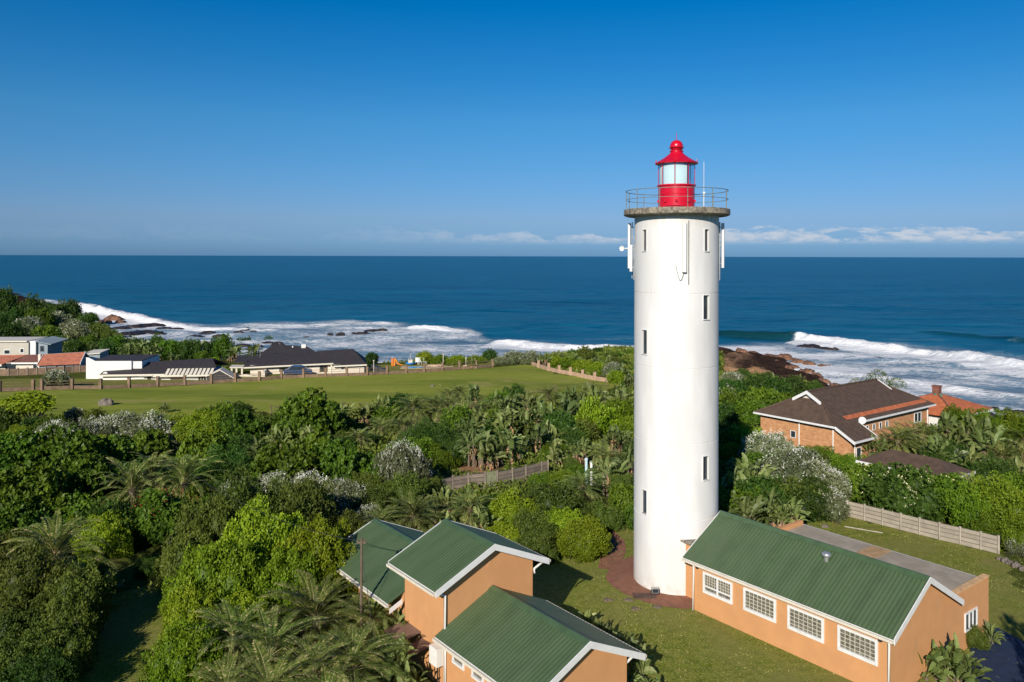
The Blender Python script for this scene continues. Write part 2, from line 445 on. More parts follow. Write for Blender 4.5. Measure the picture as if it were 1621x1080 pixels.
# smooth value noise in numpy
_ng = np.random.default_rng(3).random((256, 256))
def vnoise(x, y, scale):
    x = np.asarray(x, float) / scale + 1000.37; y = np.asarray(y, float) / scale + 1000.71
    xi = np.floor(x).astype(int); yi = np.floor(y).astype(int); fx = x - xi; fy = y - yi
    fx = fx*fx*(3-2*fx); fy = fy*fy*(3-2*fy)
    g = lambda i, j: _ng[i % 256, j % 256]
    return (g(xi, yi)*(1-fx)+g(xi+1, yi)*fx)*(1-fy) + (g(xi, yi+1)*(1-fx)+g(xi+1, yi+1)*fx)*fy
def fbm(x, y, s, o=4):
    r = 0; a = 0.5
    for k in range(o): r = r + a*(vnoise(x, y, s) - 0.5); s = s/2.03; a *= 0.55
    return r
def sstep(v, a, b):
    t_ = np.clip((v-a)/(b-a), 0, 1); return t_*t_*(3-2*t_)

def ter(X, Y):
    X = np.atleast_1d(np.asarray(X, float)); Y = np.atleast_1d(np.asarray(Y, float))
    s = coast_s(X, Y)
    s2 = s + fbm(X, Y, 26, 5) * 16 * sstep(60 - s, 0, 30)
    h = np.interp(s2, [-80, -20, -3, 3, 14, 25, 40, 60, 90, 118, 140, 900],
                  [-22, -15.5, -12.9, -11.3, -10.0, -8.2, -5.6, -3.2, -2.0, -0.5, -0.1, 0.0])
    rough = sstep(45 - s, 0, 20) * sstep(s + 15, 0, 12)
    h = h + rough * (np.abs(fbm(X, Y, 9, 5)) * 4.5 - 0.7)
    h = h + 4.6 * np.exp(-(((X+165)/42)**2 + ((Y-232)/45)**2))
    # rocky orange promontory on the right
    pr = np.exp(-(((X-54)/17)**2 + ((Y-192)/26)**2)); h = h + .2 * pr + pr*(np.abs(fbm(X*1.2, Y*.8, 6, 5))*4.5 - .8)
    yard = sstep(np.hypot(X-8, Y-32), 20, 42)
    h = h * yard
    h = h + fbm(X, Y, 14, 3) * 0.5 * yard * sstep(s, 30, 80)
    h = h - 0.45 * np.exp(-(((X+7)/8)**2 + ((Y-26)/9)**2))
    return h

def hor(px): return 405.5 + (px - CX) * 0.0025
def G(px, py, dz=0.0, zplane=None):
    """the ground point seen at pixel (px, py)"""
    if zplane is not None:
        D = (HC - zplane) * FPX / (py - hor(px)); return Vector(((px-CX)/FPX*D, D, zplane))
    D = np.exp(np.linspace(math.log(8), math.log(600), 900))
    X = (px-CX)/FPX*D; Z = HC - (py-hor(px))/FPX*D
    g = ter(X, D) + dz
    i = int(np.argmax(Z < g)) if (Z < g).any() else len(D)-1
    d = D[i]
    if i > 0:
        a = Z[i-1]-g[i-1]; b = g[i]-Z[i]; d = D[i-1] + (D[i]-D[i-1])*a/max(1e-6, a+b)
    return Vector(((px-CX)/FPX*d, d, float(ter((px-CX)/FPX*d, d)[0])))

def axis(lo, hi, n, c=0.0, k=3.0):
    """non-uniform spacing, finest around c"""
    a = np.arcsinh((lo-c)/k); b = np.arcsinh((hi-c)/k)
    return c + k*np.sinh(np.linspace(a, b, n))
gx = axis(-900, 500, 520, 5, 40); gy = axis(-60, 1150, 560, 40, 45)
GX, GY = np.meshgrid(gx, gy)
GZ = ter(GX.ravel(), GY.ravel()).reshape(GX.shape)
sS = coast_s(GX.ravel(), GY.ravel()).reshape(GX.shape)
def inpoly(X, Y, pts):
    ins = np.zeros(X.shape, bool); n = len(pts)
    for i in range(n):
        x1, y1 = pts[i][0], pts[i][1]; x2, y2 = pts[(i+1) % n][0], pts[(i+1) % n][1]
        if y1 == y2: continue
        ins ^= ((y1 > Y) != (y2 > Y)) & (X < (x2-x1)*(Y-y1)/(y2-y1) + x1)
    return ins
def GP(lst): return [G(*p) for p in lst]
nz = fbm(GX, GY, 7, 4)
# zones painted as real ground colours: R = mown field, G = bare soil / sand, B = shore rock
field_pts = GP([(-60, 622), (0, 621), (60, 618), (160, 616), (335, 608), (480, 598), (613, 593), (780, 582), (838, 577),
                (885, 592), (985, 609), (940, 625), (830, 640), (640, 655), (500, 670), (300, 668), (150, 685), (0, 705), (-80, 712)])
field = inpoly(GX + nz*3, GY + nz*3, field_pts)
lawn = (np.hypot(GX-9, GY-33) < 16 + nz*3) | inpoly(GX, GY, GP([(1180, 870), (1330, 815), (1590, 880), (1640, 1000), (1640, 1080), (1400, 1000)]))
lawn2 = inpoly(GX + nz*2, GY, GP([(100, 960), (240, 925), (330, 960), (320, 1085), (80, 1085)]))
track = inpoly(GX + nz*1.0, GY + nz*1.0, GP([(690, 752), (735, 738), (800, 730), (870, 722), (860, 733), (800, 742), (720, 756)]))
soil = inpoly(GX + nz, GY, GP([(1290, 850), (1320, 812), (1430, 842), (1400, 862)])) | inpoly(GX, GY, GP([(1545, 880), (1600, 890), (1625, 915), (1560, 900)]))
behind = inpoly(GX, GY, GP([(0, 618), (110, 612), (336, 606), (600, 591), (780, 580), (800, 572), (600, 578), (140, 600), (0, 600)]))
promo = inpoly(GX + nz*10, GY + nz*10, GP([(1120, 560), (1290, 575), (1300, 612), (1210, 614), (1120, 588)]) ) & (sS > -5)
rock = sstep(22 - sS + nz*20, 0, 8)
rock = np.maximum(rock, promo * 1.0) * (1 - sstep(sS, 60, 90))
dirt = np.maximum(track, soil*0.35).astype(float)
dirt = np.maximum(dirt, promo * (fbm(GX, GY, 11, 4) > -.02) * 1.0)
grass = np.maximum.reduce([field*1.0, lawn*0.6, behind*0.8, lawn2*0.4])
C4 = np.stack([grass, dirt, rock, np.where(field, 1.0, 0.0)], -1).reshape(-1, 4)
ny_, nx_ = GX.shape
idx = np.arange(nx_*ny_).reshape(ny_, nx_)
F = np.stack([idx[:-1, :-1], idx[:-1, 1:], idx[1:, 1:], idx[1:, :-1]], -1).reshape(-1, 4)
V = np.stack([GX, GY, GZ], -1).reshape(-1, 3)

t = NT('ground')
zn = t.n.new('ShaderNodeAttribute'); zn.attribute_name = 'zone'
sp = t.n.new('ShaderNodeSeparateColor'); t.l.new(zn.outputs['Color'], sp.inputs[0])
edge = t.math('MULTIPLY', t.math('SUBTRACT', t.noise(1.5, 5), 0.5), 0.9)
nA = t.noise(0.25, 6, 0.65); nB = t.noise(2.2, 6, 0.7); nC = t.noise(12, 4, 0.7)
nD = t.noise(0.9, 5, 0.7, stretch=(0.35, 1.6, 1))
lawnc = t.mix(t.mr(nB, .3, .7), (0.098, 0.138, 0.016), (0.200, 0.222, 0.036))
nE = t.noise(4.5, 6, .75)
lawnc = t.mix(t.mr(nE, .52, .66, 0, .6), lawnc, (0.27, 0.235, 0.075))
lawnc = t.mix(t.mr(nE, .34, .46, .6, 0), lawnc, (0.055, 0.085, 0.012))
lawnc = t.mix(t.mr(nC, .5, .68, 0, .8), lawnc, (0.38, 0.32, 0.14))
lawnc = t.mix(t.mr(nC, .28, .45, .55, 0), lawnc, (0.05, 0.07, 0.014))
lawnc = t.mix(t.mr(nA, .40, .62, 0, .55), lawnc, (0.22, 0.20, 0.07))
fieldc = t.mix(t.mr(nD, .3, .7), (0.195, 0.240, 0.034), (0.295, 0.315, 0.060))
fieldc = t.mix(t.mr(nB, .45, .75, 0, .5), fieldc, (0.35, 0.29, 0.09))
fieldc = t.mix(t.mr(t.noise(0.06, 5, .6, stretch=(.4, 1.6, 1)), .42, .6, 0, .7), fieldc, (0.125, 0.175, 0.028))
fieldc = t.mix(t.mr(t.noise(0.16, 7, .7, stretch=(.6, 1.2, 1)), .55, .66, 0, .6), fieldc, (0.36, 0.30, 0.12))
fieldc = t.mix(t.mr(nC, .3, .45, .35, 0), fieldc, (0.07, 0.10, 0.02))
wild = t.mix(t.mr(nB, .3, .7), (0.040, 0.055, 0.012), (0.11, 0.125, 0.028))
wild = t.mix(t.mr(nA, .55, .7, 0, .5), wild, (0.13, 0.10, 0.05))
dirtc = t.mix(t.mr(nB, .3, .7), (0.30, 0.165, 0.085), (0.46, 0.29, 0.16))
dirtc = t.mix(t.mr(t.noise(.22, 6, .7), .42, .60, 0, .8), dirtc, (0.24, 0.125, 0.065))
dirtc = t.mix(t.mr(t.noise(.35, 7, .75), .50, .60, 0, .75), dirtc, (0.08, 0.085, 0.03))
rockc = t.mix(t.mr(nB, .35, .65), (0.08, 0.055, 0.042), (0.34, 0.20, 0.12))
g1 = t.mr(t.math('ADD', sp.outputs[0], t.math('MULTIPLY', edge, .4)), 0.15, 0.35)
colr = t.mix(g1, wild, lawnc)
colr = t.mix(t.mr(zn.outputs['Alpha'], .3, .7), colr, fieldc)
dm = t.mr(t.math('ADD', sp.outputs[1], edge), 0.35, 0.65)
geo = t.n.new('ShaderNodeNewGeometry')
pz = t.n.new('ShaderNodeSeparateXYZ'); t.l.new(t.tc.outputs['Object'], pz.inputs[0])
wet = t.mr(pz.outputs[2], -10.6, -9.2, 1.0, 0.0)
rockc = t.mix(wet, rockc, t.mix(t.mr(nB, .4, .6), (0.018, 0.014, 0.013), (0.06, 0.035, 0.025)))
rm = t.mr(t.math('ADD', sp.outputs[2], edge), 0.4, 0.6)
colr = t.mix(rm, colr, rockc)
dry = t.mr(pz.outputs[2], -10.4, -9.0, 0.0, 1.0)
colr = t.mix(t.math('MULTIPLY', dm, t.math('MAXIMUM', dry, t.math('SUBTRACT', 1.0, rm))), colr, dirtc)
bmp = t.bump(nC, 0.5, 0.08); bmp = t.bump(t.noise(40, 3, 0.7), 0.5, 0.03, bmp)
t.set(color=colr, rough=0.95, spec=0.0, normal=bmp)
me = np_mesh('ground', V, F, [t.mat], attr=[('zone', 'POINT', C4)], smooth=True)
ground = tag(link('ground', me), kind='structure')

# ------------------------------------------------------------------ sea
def arr(a): return np.asarray(a, float)
outer = [(-400, 440), (0, 470), (60, 474), (120, 479), (150, 486), (230, 505), (330, 513), (450, 508), (560, 506), (650, 514), (745, 520), (780, 537),
         (900, 543), (985, 546), (1137, 546), (1250, 544), (1275, 531), (1400, 541), (1500, 551), (1621, 566), (1800, 590), (2400, 700)]
o_ang = np.array([(p[0]-CX)/FPX for p in outer]); o_D = np.array([(HC-SEA)*FPX/(p[1]-hor(p[0])) for p in outer])
# breakers: polylines (px, py, height, whiteness)
BR = [
 [(1100, 531, .9, 0), (1137, 532, 1.7, 0), (1200, 535, 2.2, 0), (1255, 538, 2.6, .1), (1270, 539, 2.0, 1), (1330, 545, 1.7, 1), (1400, 552, 1.5, 1), (1500, 563, 1.5, 1), (1621, 583, 1.4, 1), (1760, 606, 1.2, 1)],
 [(640, 521, .5, .2), (660, 521, 1.2, 1), (700, 522, 1.5, 1), (742, 526, .9, .6), (760, 527, .4, 0)],
 [(775, 543, .5, .3), (800, 545, 1.1, 1), (860, 549, 1.2, 1), (930, 552, 1.1, 1), (990, 554, 1.0, .8), (1050, 555, .8, .7)],
 [(118, 481, .6, .2), (130, 487, 2.4, 1), (150, 494, 2.6, 1), (180, 499, 2.2, 1), (215, 506, 2.0, 1), (260, 515, 1.2, .8), (330, 522, .8, .6), (420, 524, .6, .5)],
 [(1480, 528, .7, 0), (1621, 540, .8, 0), (1800, 560, .8, 0)],
 [(1290, 590, .5, .4), (1400, 600, .6, .6), (1520, 618, .6, .6), (1621, 630, .5, .5)],
 [(400, 515, .5, .2), (500, 517, .6, .5), (600, 513, .6, .5), (640, 512, .4, .2)],
]
def w2(p): 
    D = (HC-SEA)*FPX/(p[1]-hor(p[0])); return ((p[0]-CX)/FPX*D, D)
def sea_fn(X, Y):
    s = coast_s(X, Y)
    ang = X/np.maximum(Y, 1); Do = np.interp(ang, o_ang, o_D)
    q = Y - (Do + fbm(X, Y, 30, 4)*22)                       # + = seaward of the foam edge
    foam = np.where(q < 0, 0.60, 0.0) * 1.0
    foam = 0.60 * sstep(-q, -12, 14)
    foam = foam + 0.22 * sstep(s, -22, -2) 
    foam = foam * (0.80 + 1.0*fbm(X, Y*1.6, 16, 4))
    foam = np.maximum(foam, 0.22*sstep(fbm(X*0.4, Y*1.3, 20, 4), .20, .32) * sstep(700-Y, 0, 300))
    z = np.zeros_like(X) + SEA
    amp = np.clip(1.2 - Y/1200, 0.0, 1) * sstep(-s, 2, 40)
    for (dx, dy, wl_, a_) in ((.12, -1, 38, .22), (-.28, -1, 17, .10), (.5, -1, 9, .05), (.05, -1, 62, .22)):
        z = z + a_ * amp * np.sin((X*dx + Y*dy) / wl_ * 6.283 + 5*fbm(X, Y, 60, 2)*6)
    z = z + amp * fbm(X, Y, 7, 3) * .5
    teal = np.zeros_like(X)
    for br in BR:
        P = np.array([w2(p) for p in br]); 
        best = np.full(X.shape, 1e9); sd = np.zeros_like(X); hh = np.zeros_like(X); ww = np.zeros_like(X)
        for i in range(len(P)-1):
            a = P[i]; ab = P[i+1]-a; L2 = (ab**2).sum()
            tt = np.clip(((X-a[0])*ab[0]+(Y-a[1])*ab[1])/L2, 0, 1)
            ex = X-a[0]-tt*ab[0]; ey = Y-a[1]-tt*ab[1]; d = np.hypot(ex, ey)
            m = d < best; best = np.where(m, d, best)
            sg = np.where((ab[0]*ey - ab[1]*ex) > 0, 1.0, -1.0)
            sd = np.where(m, sg*d, sd)                       # + = seaward (left of the polyline run)
            hh = np.where(m, br[i][2] + (br[i+1][2]-br[i][2])*tt, hh); ww = np.where(m, br[i][3] + (br[i+1][3]-br[i][3])*tt, ww)
        sd = sd + fbm(X, Y, 12, 4)*5
        prof = np.where(sd > 0, np.exp(-(sd/7.0)**2), np.exp(-(sd/1.9)**2))
        lump = 1 + 1.2*fbm(X, Y, 4, 3)*ww
        z = z + hh * prof * lump
        wash = np.where(sd > 0, np.exp(-(sd/2.6)**2), np.exp(-(np.abs(sd)/13)**2)) * ww
        foam = np.maximum(foam, wash * (1.12 + .6*fbm(X, Y, 6, 3)))
        teal = np.maximum(teal, np.where(sd < 2, np.exp(-(sd/5)**2), 0) * (1-ww) * np.minimum(hh, 1.2))
    z = z + np.clip(foam-.5, 0, 1) * fbm(X, Y, 2.2, 3) * .8
    shallow = sstep(-q + 200, 0, 260)
    return z, np.clip(foam, 0, 1.3), shallow, teal
na = 900
th = np.tan(np.linspace(R(-62), R(62), na))
rD = np.concatenate([np.arange(90, 330, 0.9), np.exp(np.linspace(math.log(330), math.log(2500), 260)), np.exp(np.linspace(math.log(2600), math.log(90000), 30))])
TH, RD = np.meshgrid(th, rD)
SX = TH*RD; SY = RD + 0*TH
z, foam, shallow, teal = sea_fn(SX.ravel(), SY.ravel())
z = np.where(SY.ravel() > 2000, SEA, z)
idx = np.arange(SX.size).reshape(SX.shape)
F = np.stack([idx[:-1, :-1], idx[:-1, 1:], idx[1:, 1:], idx[1:, :-1]], -1).reshape(-1, 4)
V = np.stack([SX.ravel(), SY.ravel(), z], -1)
A = np.stack([foam, shallow, teal, np.ones_like(foam)], -1)
t = NT('sea_water')
za = t.n.new('ShaderNodeAttribute'); za.attribute_name = 'sea'
sp = t.n.new('ShaderNodeSeparateColor'); t.l.new(za.outputs['Color'], sp.inputs[0])
b1 = t.noise(0.9, 8, 0.68, stretch=(0.45, 1, 1)); b2 = t.noise(0.10, 7, 0.7, stretch=(0.3, 1, 1)); b3 = t.noise(0.012, 8, 0.7, stretch=(0.25, 1, 1))
f1 = t.noise(0.42, 10, 0.78, stretch=(0.85, 1, 1), dist=1.2); f2 = t.noise(1.6, 6, 0.7, stretch=(0.6, 1, 1))
deep = t.mix(t.mr(b3, .35, .65), (0.0003, 0.052, 0.112), (0.0008, 0.078, 0.155))
deep = t.mix(t.mr(b2, .42, .66, 0, .6), deep, (0.003, 0.095, 0.19))
rp = t.noise(.28, 8, .75, stretch=(.22, 1, 1)); rq = t.noise(.035, 8, .75, stretch=(.18, 1, 1))
deep = t.mix(t.mr(rp, .40, .62, .0, .55), deep, (0.004, 0.115, 0.21))
deep = t.mix(t.mr(rp, .30, .46, .6, 0), deep, (0.0002, 0.032, 0.075))
deep = t.mix(t.mr(rq, .50, .62, 0, .7), deep, (0.005, 0.12, 0.215))
near = t.mix(t.mr(b2, .35, .65), (0.004, 0.090, 0.175), (0.015, 0.16, 0.26))
near = t.mix(t.mr(rp, .32, .5, .55, 0), near, (0.001, 0.048, 0.10))
wc = t.mix(t.math('MULTIPLY', sp.outputs[1], 0.7), deep, near)
wc = t.mix(t.math('MULTIPLY', sp.outputs[2], .95, True), wc, (0.004, 0.038, 0.050))
fm = t.math('SUBTRACT', t.math('MULTIPLY', sp.outputs[0], 1.0), t.math('ADD', t.math('MULTIPLY', f1, 0.95), t.math('MULTIPLY', t.math('SUBTRACT', f2, .5), .45)))
fmask = t.mr(fm, -0.05, 0.16)
thin = t.mr(fm, -0.35, 0.05, 0.0, 0.32)
fmask = t.math('MAXIMUM', fmask, thin, True)
vo = t.n.new('ShaderNodeTexVoronoi'); vo.feature = 'DISTANCE_TO_EDGE'; vo.inputs['Scale'].default_value = .22
wv_ = t.n.new('ShaderNodeVectorMath'); wv_.operation = 'ADD'; t.l.new(t.tc.outputs['Object'], wv_.inputs[0])
nn_ = t.n.new('ShaderNodeTexNoise'); nn_.inputs['Scale'].default_value = .35; nn_.inputs['Detail'].default_value = 5; t.l.new(t.tc.outputs['Object'], nn_.inputs['Vector'])
sc_ = t.n.new('ShaderNodeVectorMath'); sc_.operation = 'SCALE'; sc_.inputs[3].default_value = 7.0; t.l.new(nn_.outputs['Color'], sc_.inputs[0]); t.l.new(sc_.outputs[0], wv_.inputs[1])
t.l.new(wv_.outputs[0], vo.inputs['Vector'])
lace = t.math('MULTIPLY', t.mr(vo.outputs[0], 0.0, .16, .85, 0.0), t.mr(t.math('SUBTRACT', sp.outputs[0], t.math('MULTIPLY', f1, .6)), -.05, .25))
fmask = t.math('MAXIMUM', fmask, lace, True)
fcol = t.mix(t.mr(f2, .35, .65), (0.60, 0.63, 0.66), (0.84, 0.84, 0.83))
colr = t.mix(fmask, wc, fcol)
bmp = t.bump(b1, 0.9, 0.5); bmp = t.bump(b2, 0.8, 2.5, bmp)
t.set(color=colr, rough=t.mix(fmask, (0.32, 0.32, 0.32, 1), (0.9, 0.9, 0.9, 1)), ior=1.33, spec=0.07, normal=bmp)
me = np_mesh('sea', V, F, [t.mat], attr=[('sea', 'POINT', A)], smooth=True)
sea = tag(link('sea', me), kind='structure')

#PART2
# ------------------------------------------------------------------ the lighthouse
def lighthouse():
    tx, ty, TR = 7.98, 38.7, 2.01
    root = empty('lighthouse', (tx, ty, 0))
    tag(root, 'tall round white lighthouse tower with red lantern and concrete gallery', 'lighthouse')
    pc = math.atan2(-ty, -tx)
    TOP = 17.57
    wins = [(-46.5, 3.50, 4.60, .36), (42.8, 5.28, 6.37, .36), (-46.5, 11.04, 12.16, .36), (42.8, 12.73, 13.84, .36), (-47, 15.9, 16.9, .27), (43.5, 15.9, 16.9, .27)]
    W = []
    for a, z0, z1, wd in wins:
        c = pc + R(a); h = wd / 2 / TR; W.append((c-h, c+h, z0, z1))
    angs = set(); N = 96
    base_a = pc
    for k in range(N): angs.add(round(k*2*PI/N, 5))
    al = sorted(angs)
    cuts = []
    for a0, a1, _, _ in W: cuts += [(a0-base_a) % (2*PI), (a1-base_a) % (2*PI)]
    al = [a for a in al if all(abs(a-c) > 0.012 for c in cuts)]
    al = sorted(al + sorted(set(round(c, 6) for c in cuts)))
    seams = [3.42, 6.97, 10.46, 13.92]
    zs = sorted(set([0.0, 0.12, TOP] + [z for w_ in W for z in w_[2:]] + [s+d for s in seams for d in (-.022, -.012, .012, .022)] + list(np.arange(1, 17.2, 1.0))))
    def rad(z):
        for s in seams:
            if abs(z-s) < 0.015: return TR - 0.02
        return TR
    mb = MB(); na_ = len(al)
    vs = [(rad(z)*math.cos(base_a+a), rad(z)*math.sin(base_a+a), z) for z in zs for a in al]
    fs = []
    for i in range(len(zs)-1):
        zm = (zs[i]+zs[i+1])/2
        for k in range(na_):
            k2 = (k+1) % na_
            a = al[k]; b = al[k2] if k2 else 2*PI
            am = (a+b)/2
            hole = False
            for (w0, w1, z0, z1) in W:
                u0 = (w0-base_a) % (2*PI); u1 = (w1-base_a) % (2*PI)
                if u0 - 1e-4 < am < u1 + 1e-4 and z0 < zm < z1: hole = True
            if not hole: fs.append((i*na_+k, i*na_+k2, (i+1)*na_+k2, (i+1)*na_+k))
    mb.add(vs, fs)
    # window reveals
    for (w0, w1, z0, z1) in W:
        ri = TR - 0.10
        p = lambda a, z, r: (r*math.cos(a), r*math.sin(a), z)
        for (A_, B_) in (((w0, z0), (w0, z1)), ((w1, z1), (w1, z0)), ((w0, z1), (w1, z1)), ((w1, z0), (w0, z0))):
            mb.add([p(A_[0], A_[1], TR), p(B_[0], B_[1], TR), p(B_[0], B_[1], ri), p(A_[0], A_[1], ri)], [(0, 1, 2, 3)])
    tw = mb.build('tower_wall', M['tower'], root)
    smooth_angle(tw, 30)
    for (w0, w1, z0, z1) in W:
        c = (w0+w1)/2; ca, sa = math.cos(c), math.sin(c); rt = (-sa, ca)
        hw = (w1-w0)/2*TR
        wm_ = MB()
        def bar(u0, u1, za, zb, r0, r1, mbx, mi=0):
            P = []
            for r in (r0, r1):
                for (u, zz) in ((u0, za), (u1, za), (u1, zb), (u0, zb)):
                    P.append((r*ca+u*rt[0], r*sa+u*rt[1], zz))
            mbx.add(P, [(0, 1, 2, 3), (7, 6, 5, 4), (0, 4, 5, 1), (1, 5, 6, 2), (2, 6, 7, 3), (3, 7, 4, 0)], mi)
        # raised cream surround
        e = 0.035
        r0, r1 = TR*math.cos((w1-w0)/2) - .05, TR + 0.025
        bar(-hw-e, -hw, z0-e, z1+e, r0, r1, wm_); bar(hw, hw+e, z0-e, z1+e, r0, r1, wm_)
        bar(-hw, hw, z1, z1+e, r0, r1, wm_); bar(-hw, hw, z0-e, z0, r0, r1+.03, wm_)
        
        w_ = wm_.build('window', M['tower'], root)
        g = MB(); bar(-hw, hw, z0, z1, TR-.11, TR-.09, g); g.build('pane', M['glass'], w_)
    # gallery slab
    g = MB(); g.lathe([(0.0, TOP+.0), (2.40, TOP+.0), (2.50, TOP+.04), (2.53, TOP+.08), (2.53, TOP+.31), (2.50, TOP+.34), (0.0, TOP+.36)], 72)
    smooth_angle(g.build('gallery_slab', M['slab'], root), 35)
    ZG = TOP + .35
    rl = MB(); n = 96
    for z_, r_ in ((18.80, .018), (18.38, .013)):
        pts = [(2.43*math.cos(2*PI*k/n), 2.43*math.sin(2*PI*k/n), z_) for k in range(n+1)]
        rl.tube(pts, r_, 6)
    rl.build('railing', M['rail'], root, True)
    for k in range(12):
        a = pc + R(-18 + 30*k)
        p = MB(); p.tube([(2.43*math.cos(a), 2.43*math.sin(a), ZG-.02), (2.43*math.cos(a), 2.43*math.sin(a), 18.80)], .018, 6)
        p.build('railing_post', M['rail'], root)
    # lantern
    lb = MB(); lb.lathe([(.90, ZG-.01), (.90, ZG+.08), (.87, ZG+.1), (.87, 18.62), (.885, 18.63), (.885, 18.67), (.87, 18.68), (.87, 19.02), (.93, 19.04), (.93, 19.10), (.0, 19.11)], 48)
    for k in range(5):
        a = pc + R(-72 + 36*k)
        lb.box(.90*math.cos(a)-.05, .90*math.cos(a)+.05, .90*math.sin(a)-.05, .90*math.sin(a)+.05, 18.25, 18.36)
    smooth_angle(lb.build('lantern_base', M['red'], root), 40)
    GZ0, GZ1 = 19.10, 20.12
    for k in range(8):
        ms = MB(); a = pc + R(-5 + 45*k)
        ms.tube([(.87*math.cos(a), .87*math.sin(a), GZ0), (.87*math.cos(a), .87*math.sin(a), GZ1)], .016, 6); ms.build('glazing_bar', M['red'], root)
    for k in range(8):
        a0 = pc + R(-5 + 45*k) + .02; a1 = pc + R(40 + 45*k) - .02
        p = MB(); p.lathe([(.865, GZ0), (.865, GZ1)], 6, a0=a0, a1=a1); p.lathe([(.857, GZ1), (.857, GZ0)], 6, a0=a0, a1=a1)
        p.build('pane', M['lantern_glass'], root)
    for k in (-2, -1, 0, 3):
        a0 = pc + R(-5 + 45*k) + .03; a1 = pc + R(40 + 45*k) - .03
        cu = MB(); cu.lathe([(.80, GZ0), (.80, GZ1-.02), (.79, GZ1-.02), (.79, GZ0), (.80, GZ0)], 8, a0=a0, a1=a1)
        cu.build('blind', M['curtain'], root, True)
    rf = MB(); rf.lathe([(.0, GZ1), (.98, GZ1-.01), (1.02, GZ1+.0), (1.03, GZ1+.05), (.98, GZ1+.08), (.78, GZ1+.19), (.55, GZ1+.34), (.38, GZ1+.47), (.315, GZ1+.53), (.30, GZ1+.60), (.33, GZ1+.61), (.33, GZ1+.65), (.29, GZ1+.66)], 48)
    smooth_angle(rf.build('lantern_roof', M['red'], root), 50)
    bl = MB(); cz = 20.98
    bl.lathe([(.315*math.sin(PI*i/14), cz - .315*math.cos(PI*i/14)) for i in range(2, 15)], 32)
    bl.build('roof_ball', M['red'], root, True)
    vr = MB(); vr.lathe([(.36, cz-.08), (.38, cz-.06), (.36, cz-.05)], 32); vr.tube([(0, 0, cz+.3), (0, 0, cz+.66)], .012, 6)
    vr.build('lightning_rod', M['red'], root)
    for a in (-80, 80, 160, 200):
        hd = MB(); a = pc + R(a); c_, s_ = math.cos(a), math.sin(a)
        hd.tube([(1.0*c_-.12*s_, 1.0*s_+.12*c_, 20.19), (.98*c_-.1*s_, .98*s_+.1*c_, 20.30), (.98*c_+.1*s_, .98*s_-.1*c_, 20.30), (1.0*c_+.12*s_, 1.0*s_-.12*c_, 20.19)], .012, 6); hd.build('roof_handle', M['red'], root)
    ln = MB(); ln.lathe([(.0, 19.2), (.22, 19.25), (.30, 19.45), (.33, 19.6), (.30, 19.75), (.22, 19.95), (.0, 20.0)], 20)
    ln.build('lens', M['glass_block'], root, True)
    # whip aerial
    x, y = 1.55, .9
    wp = MB(); wp.tube([(x, y, ZG), (x, y, ZG+.9)], .02, 6); wp.tube([(x, y, ZG+.9), (x, y, 20.35)], .011, 6); wp.box(x-.05, x+.05, y-.05, y+.05, ZG+.85, ZG+.93)
    wp.build('whip_aerial', M['pipe'], root)
    # telecom panels
    def panel(a, z0, z1, w_=.22, off=.30, pole=True, zp0=None):
        a = pc + R(a); c_, s_ = math.cos(a), math.sin(a)
        q = MB(); pts = []
        for (u, v) in ((-w_/2, off), (w_/2, off), (w_/2, off+.09), (.6*w_/2, off+.13), (-.6*w_/2, off+.13), (-w_/2, off+.09)):
            r = TR + v; pts.append((r*c_ - u*s_, r*s_ + u*c_))
        q.prism(pts, 'z', z0, z1)
        o = q.build('antenna_panel', M['dish'], root)
        b = MB(); r = TR + off - .08
        b.tube([(r*c_, r*s_, zp0 or z0-.3), (r*c_, r*s_, z1+.05)], .03, 8)
        for zz in (z0+.2, (z0+z1)/2, z1-.2):
            b.tube([((TR-.02)*c_, (TR-.02)*s_, zz), ((TR+off+.02)*c_, (TR+off+.02)*s_, zz)], .025, 6)
        b.build('antenna_bracket', M['steel'], o)
    panel(-97, 15.05, 17.28, .24, .22, True, 14.55)
    panel(-88, 14.9, 16.2, .18, .10, True, 14.5)
    panel(92, 15.1, 17.25, .34, .12, True, 14.5)
    panel(10, 14.92, 17.2, .2, .06, True, 14.9)
    a = pc + R(16); c_, s_ = math.cos(a), math.sin(a)
    cb = MB(); cb.tube([((TR+.03)*c_, (TR+.03)*s_, 14.35), ((TR+.03)*c_, (TR+.03)*s_, 17.3)], .022, 6)
    loop = []
    for i in range(13):
        tt = i/12; aa = pc + R(10 - 11*tt); zz = 14.95 - .55*math.sin(PI*min(1, tt*1.05))+.3*tt
        loop.append(((TR+.05)*math.cos(aa), (TR+.05)*math.sin(aa), zz))
    cb.tube(loop, .014, 6); cb.build('cable', M['rail'], root)
    # small round dish on the left
    a = pc + R(-95); c_, s_ = math.cos(a), math.sin(a); r = TR + .62
    d = MB(); prof = [(.0, .0), (.05, .005), (.10, .02), (.13, .05)]
    cen = Vector((r*c_, r*s_, 16.03)); dirv = Vector((math.cos(pc)*.9+c_*.3, math.sin(pc)*.9+s_*.3, .05)).normalized()
    q = dirv.to_track_quat('Z', 'Y')
    vs = []; fs = []
    for i, (rr, zz) in enumerate(prof):
        for k in range(16): vs.append(cen + q @ Vector((rr*math.cos(k*PI/8), rr*math.sin(k*PI/8), zz)))
    for i in range(3):
        for k in range(16): k2 = (k+1) % 16; fs.append((i*16+k, i*16+k2, (i+1)*16+k2, (i+1)*16+k))
    d.add(vs, fs); d.tube([cen, ((TR+.2)*c_, (TR+.2)*s_, 16.03)], .03, 6)
    d.build('round_dish', M['dish'], root, True)
lighthouse()

